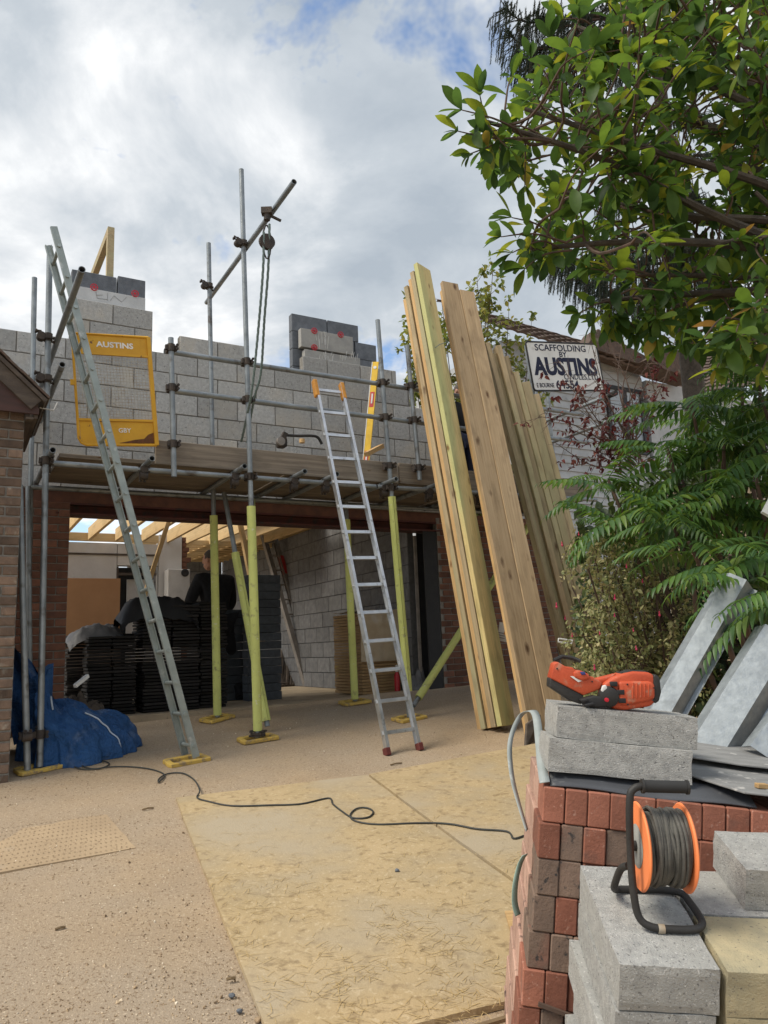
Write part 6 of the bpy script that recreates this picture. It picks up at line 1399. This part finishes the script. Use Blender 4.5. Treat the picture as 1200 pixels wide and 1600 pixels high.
# ---- thin sapling behind the planks
sa = thing('sapling', 'thin leggy sapling with small yellow green leaves behind the planks', 'tree', onground(1.3, 10.8)); rsa = random.Random(61); sbm, slm = MB(), MB(); sg_geo = [leaf_geo(.105, .066, 3, .2, c, .45, i) for i, c in enumerate((.1, .4))]; s0_ = V((1.25, 11.3, 2.2))
stems = [((752,460),11.2),((640,500),11.3),((655,470),11.3),((690,470),11.2),((640,545),11.4),((770,425),11.2),((745,432),11.4),((700,500),11.3),((650,520),11.5),((795,490),11.2),((830,515),11.2),((680,560),11.4),((760,500),11.6),((815,560),11.4),((640,590),11.5),((725,480),11.1),((660,640),11.4),((800,620),11.4),((850,580),11.3)]
for (pq, d) in stems:
    e = DY(*pq, d); cv = curve([s0_+rvec(rsa)*.25, s0_.lerp(e, .5)+rvec(rsa)*.2, e], 8); sbm.path(cv, [.016*(1-.8*i/len(cv)) for i in range(len(cv))], 5, False)
    for i in range(6, len(cv)):
        for q in range(3):
            c = cv[i-1].lerp(cv[i], rsa.random()); e2 = c+rvec(rsa)*rsa.uniform(.10, .34)+V((0, 0, .06)); sbm.path([c, e2], [.005, .002], 3, False); cloud(slm, [c.lerp(e2, rsa.uniform(.3, 1.05))+rvec(rsa)*.035 for _ in range(rsa.randrange(7, 13))], sg_geo, rsa, .6, 1.1)
sbm.build('branches', T['twig'], sa); slm.build('crown', T['sapling'], sa)['kind'] = 'stuff'
# ---- dry red seed-head shrub before the boarded house
ds_ = thing('dry_shrub', 'bare brown shrub with curled dark red dead leaves by the sign', 'shrub', onground(3.1, 8.9)); rd = random.Random(71); dbm, dlm = MB(), MB(); dgeo = [leaf_geo(.075, .045, 3, .7, c, .45, i) for i, c in enumerate((.5, .8))]; db0 = DY(985, 720, 8.4)
for (pq, d) in [((870,560),8.3),((890,600),8.2),((905,640),8.3),((840,650),8.3),((920,520),8.4),((950,540),8.4),((975,520),8.5),((1010,560),8.4),((1040,520),8.5),((1055,545),8.5),((930,590),8.2),((960,650),8.2),((865,690),8.2),((1000,620),8.3),((1025,610),8.4),((890,670),8.1),((945,690),8.2),((1060,500),8.6),((1010,500),8.5)]:
    e = DY(*pq, d); cv = curve([db0+rvec(rd)*.12, db0.lerp(e, .5)+rvec(rd)*.18, e], 6); dbm.path(cv, [.011*(1-.8*i/len(cv)) for i in range(len(cv))], 4, False)
    for i in range(4, len(cv)):
        for q in range(2):
            c = cv[i-1].lerp(cv[i], rd.random()); e2 = c+rvec(rd)*rd.uniform(.08, .28); dbm.path([c, e2], [.004, .0015], 3, False)
            ex_, ey_ = proj(e2)
            if pq[1] > 540 and rd.random() < .8 and not (835 < ex_ < 925 and 535 < ey_ < 585): cloud(dlm, [e2+rvec(rd)*.03 for _ in range(rd.randrange(2, 6))], dgeo, rd, .5, 1.0, -.3)
dbm.build('branches', T['twig'], ds_)['kind'] = 'stuff'; dlm.build('dead_leaves', T['dryleaf'], ds_)['kind'] = 'stuff'

# ================================================================== SMALL LITTER
rl_ = random.Random(81)
def slivers(name, label, n, region, h, mt, lmin, lmax, w):
    m = MB(); k = 0
    while k < n:
        px_, py_ = rl_.uniform(*region[0]), rl_.uniform(*region[1]); ok = region[2](px_, py_) and noise.noise(V((px_*.012, py_*.03, 4)))+rl_.uniform(-.35, .35) > .02
        if not ok: continue
        k += 1; p = G(px_, py_, h); a = rl_.random()*3.1416; L_ = rl_.uniform(lmin, lmax); d = V((math.cos(a), math.sin(a), 0))*L_/2; b = V((-math.sin(a), math.cos(a), 0))*w*rl_.uniform(.5, 1.3); bend = V((-math.sin(a), math.cos(a), 0))*rl_.uniform(-.05, .05)*L_
        m.add([p-d-b, p-d+b, p+bend-b+ZZ*.002, p+bend+b+ZZ*.002, p+d-b*.6, p+d+b*.6], [(0, 1, 3, 2), (2, 3, 5, 4)])
    o = m.build(name, mt); tag(o, label, 'litter', None, 'stuff'); return o
onply = lambda x, y: y > 1252-(x-275)*.125 and x > 275+(y-1252)*.39+6 and x < 815
slivers('straw_litter', 'pale straw slivers strewn over the plywood', 1200, ((280, 815), (1200, 1600), lambda x, y: onply(x, y) and rl_.random() < ((y-1180)/420)**.7), .0265, T['straw'], .02, .085, .0010)
slivers('dark_litter', 'dark straw slivers and grit strewn over the plywood', 170, ((280, 815), (1230, 1600), lambda x, y: onply(x, y) and rl_.random() < ((y-1200)/400)), .0268, T['straw_dark'], .012, .06, .0007)
ch = MB(); 
for i in range(5500):
    px_, py_ = rl_.uniform(-20, 830), rl_.uniform(1100, 1600)
    if onply(px_, py_): continue
    p = G(px_, py_); r = rl_.uniform(.0018, .0058)*(1 if rl_.random() < .95 else 1.9); M = Matrix.Translation(p+ZZ*r*.3) @ Euler((rl_.random()*6, rl_.random()*6, rl_.random()*6)).to_matrix().to_4x4()
    ch.add([M @ V((x*r*rl_.uniform(.7, 1.3), y*r*rl_.uniform(.6, 1.2), z*r*.7)) for (x, y, z) in ((1,0,0),(-1,0,0),(0,1,0),(0,-1,0),(0,0,1),(0,0,-1))], [(0,2,4),(2,1,4),(1,3,4),(3,0,4),(2,0,5),(1,2,5),(3,1,5),(0,3,5)])
o = ch.build('gravel_chips', T['stone']); tag(o, 'loose gravel chips scattered over the drive', 'gravel', None, 'stuff')
for i, (x, y, x2, y2) in enumerate(((222,1265,240,1262),(86,1452,102,1448),(354,1530,368,1528),(610,1195,628,1192),(715,1200,730,1208))):
    o = MB().path([G(x, y, .012), G((x+x2)/2, (y+y2)/2-1, .016), G(x2, y2, .012)], .006, 5).build('twig_stick', T['straw_dark']); tag(o, 'short dark twig lying on the drive', 'twig', 'twigs on the drive')
o = MB().bar(G(795, 1425, .04), G(812, 1482, .04), .035, .012).build('timber_offcut', T['timber_orange']); tag(o, 'thin pale lath on the plywood beside the brick pack', 'offcut')
o = MB().bar(G(735, 1608, .035), G(818, 1583, .035), .02, .012).build('timber_offcut', T['straw_dark']); tag(o, 'dark thin lath at the foot of the brick pack', 'offcut')
for i, (x, y) in enumerate(((362,1555),(374,1580),(403,1593),(620,1360))):
    p = G(x, y, .008 if i < 3 else .03); m = MB(); bm = bmesh.new(); bmesh.ops.create_icosphere(bm, subdivisions=2, radius=.012)
    for v in bm.verts: v.co += noise.noise_vector(v.co*60+V((i,0,0)))*.005; v.co.z *= .7
    me = bpy.data.meshes.new('pebble'); bm.to_mesh(me); bm.free(); me.materials.append(T['block_dark'] if i != 2 else T['stone']); o = inst('pebble', me, Matrix.Translation(p)); tag(o, 'pale pebble at the plywood edge' if i == 2 else ('dark lump lying in the middle of the plywood' if i == 3 else 'dark pebble beside the plywood edge'), 'pebble', 'pebbles by the plywood' if i < 2 else None)
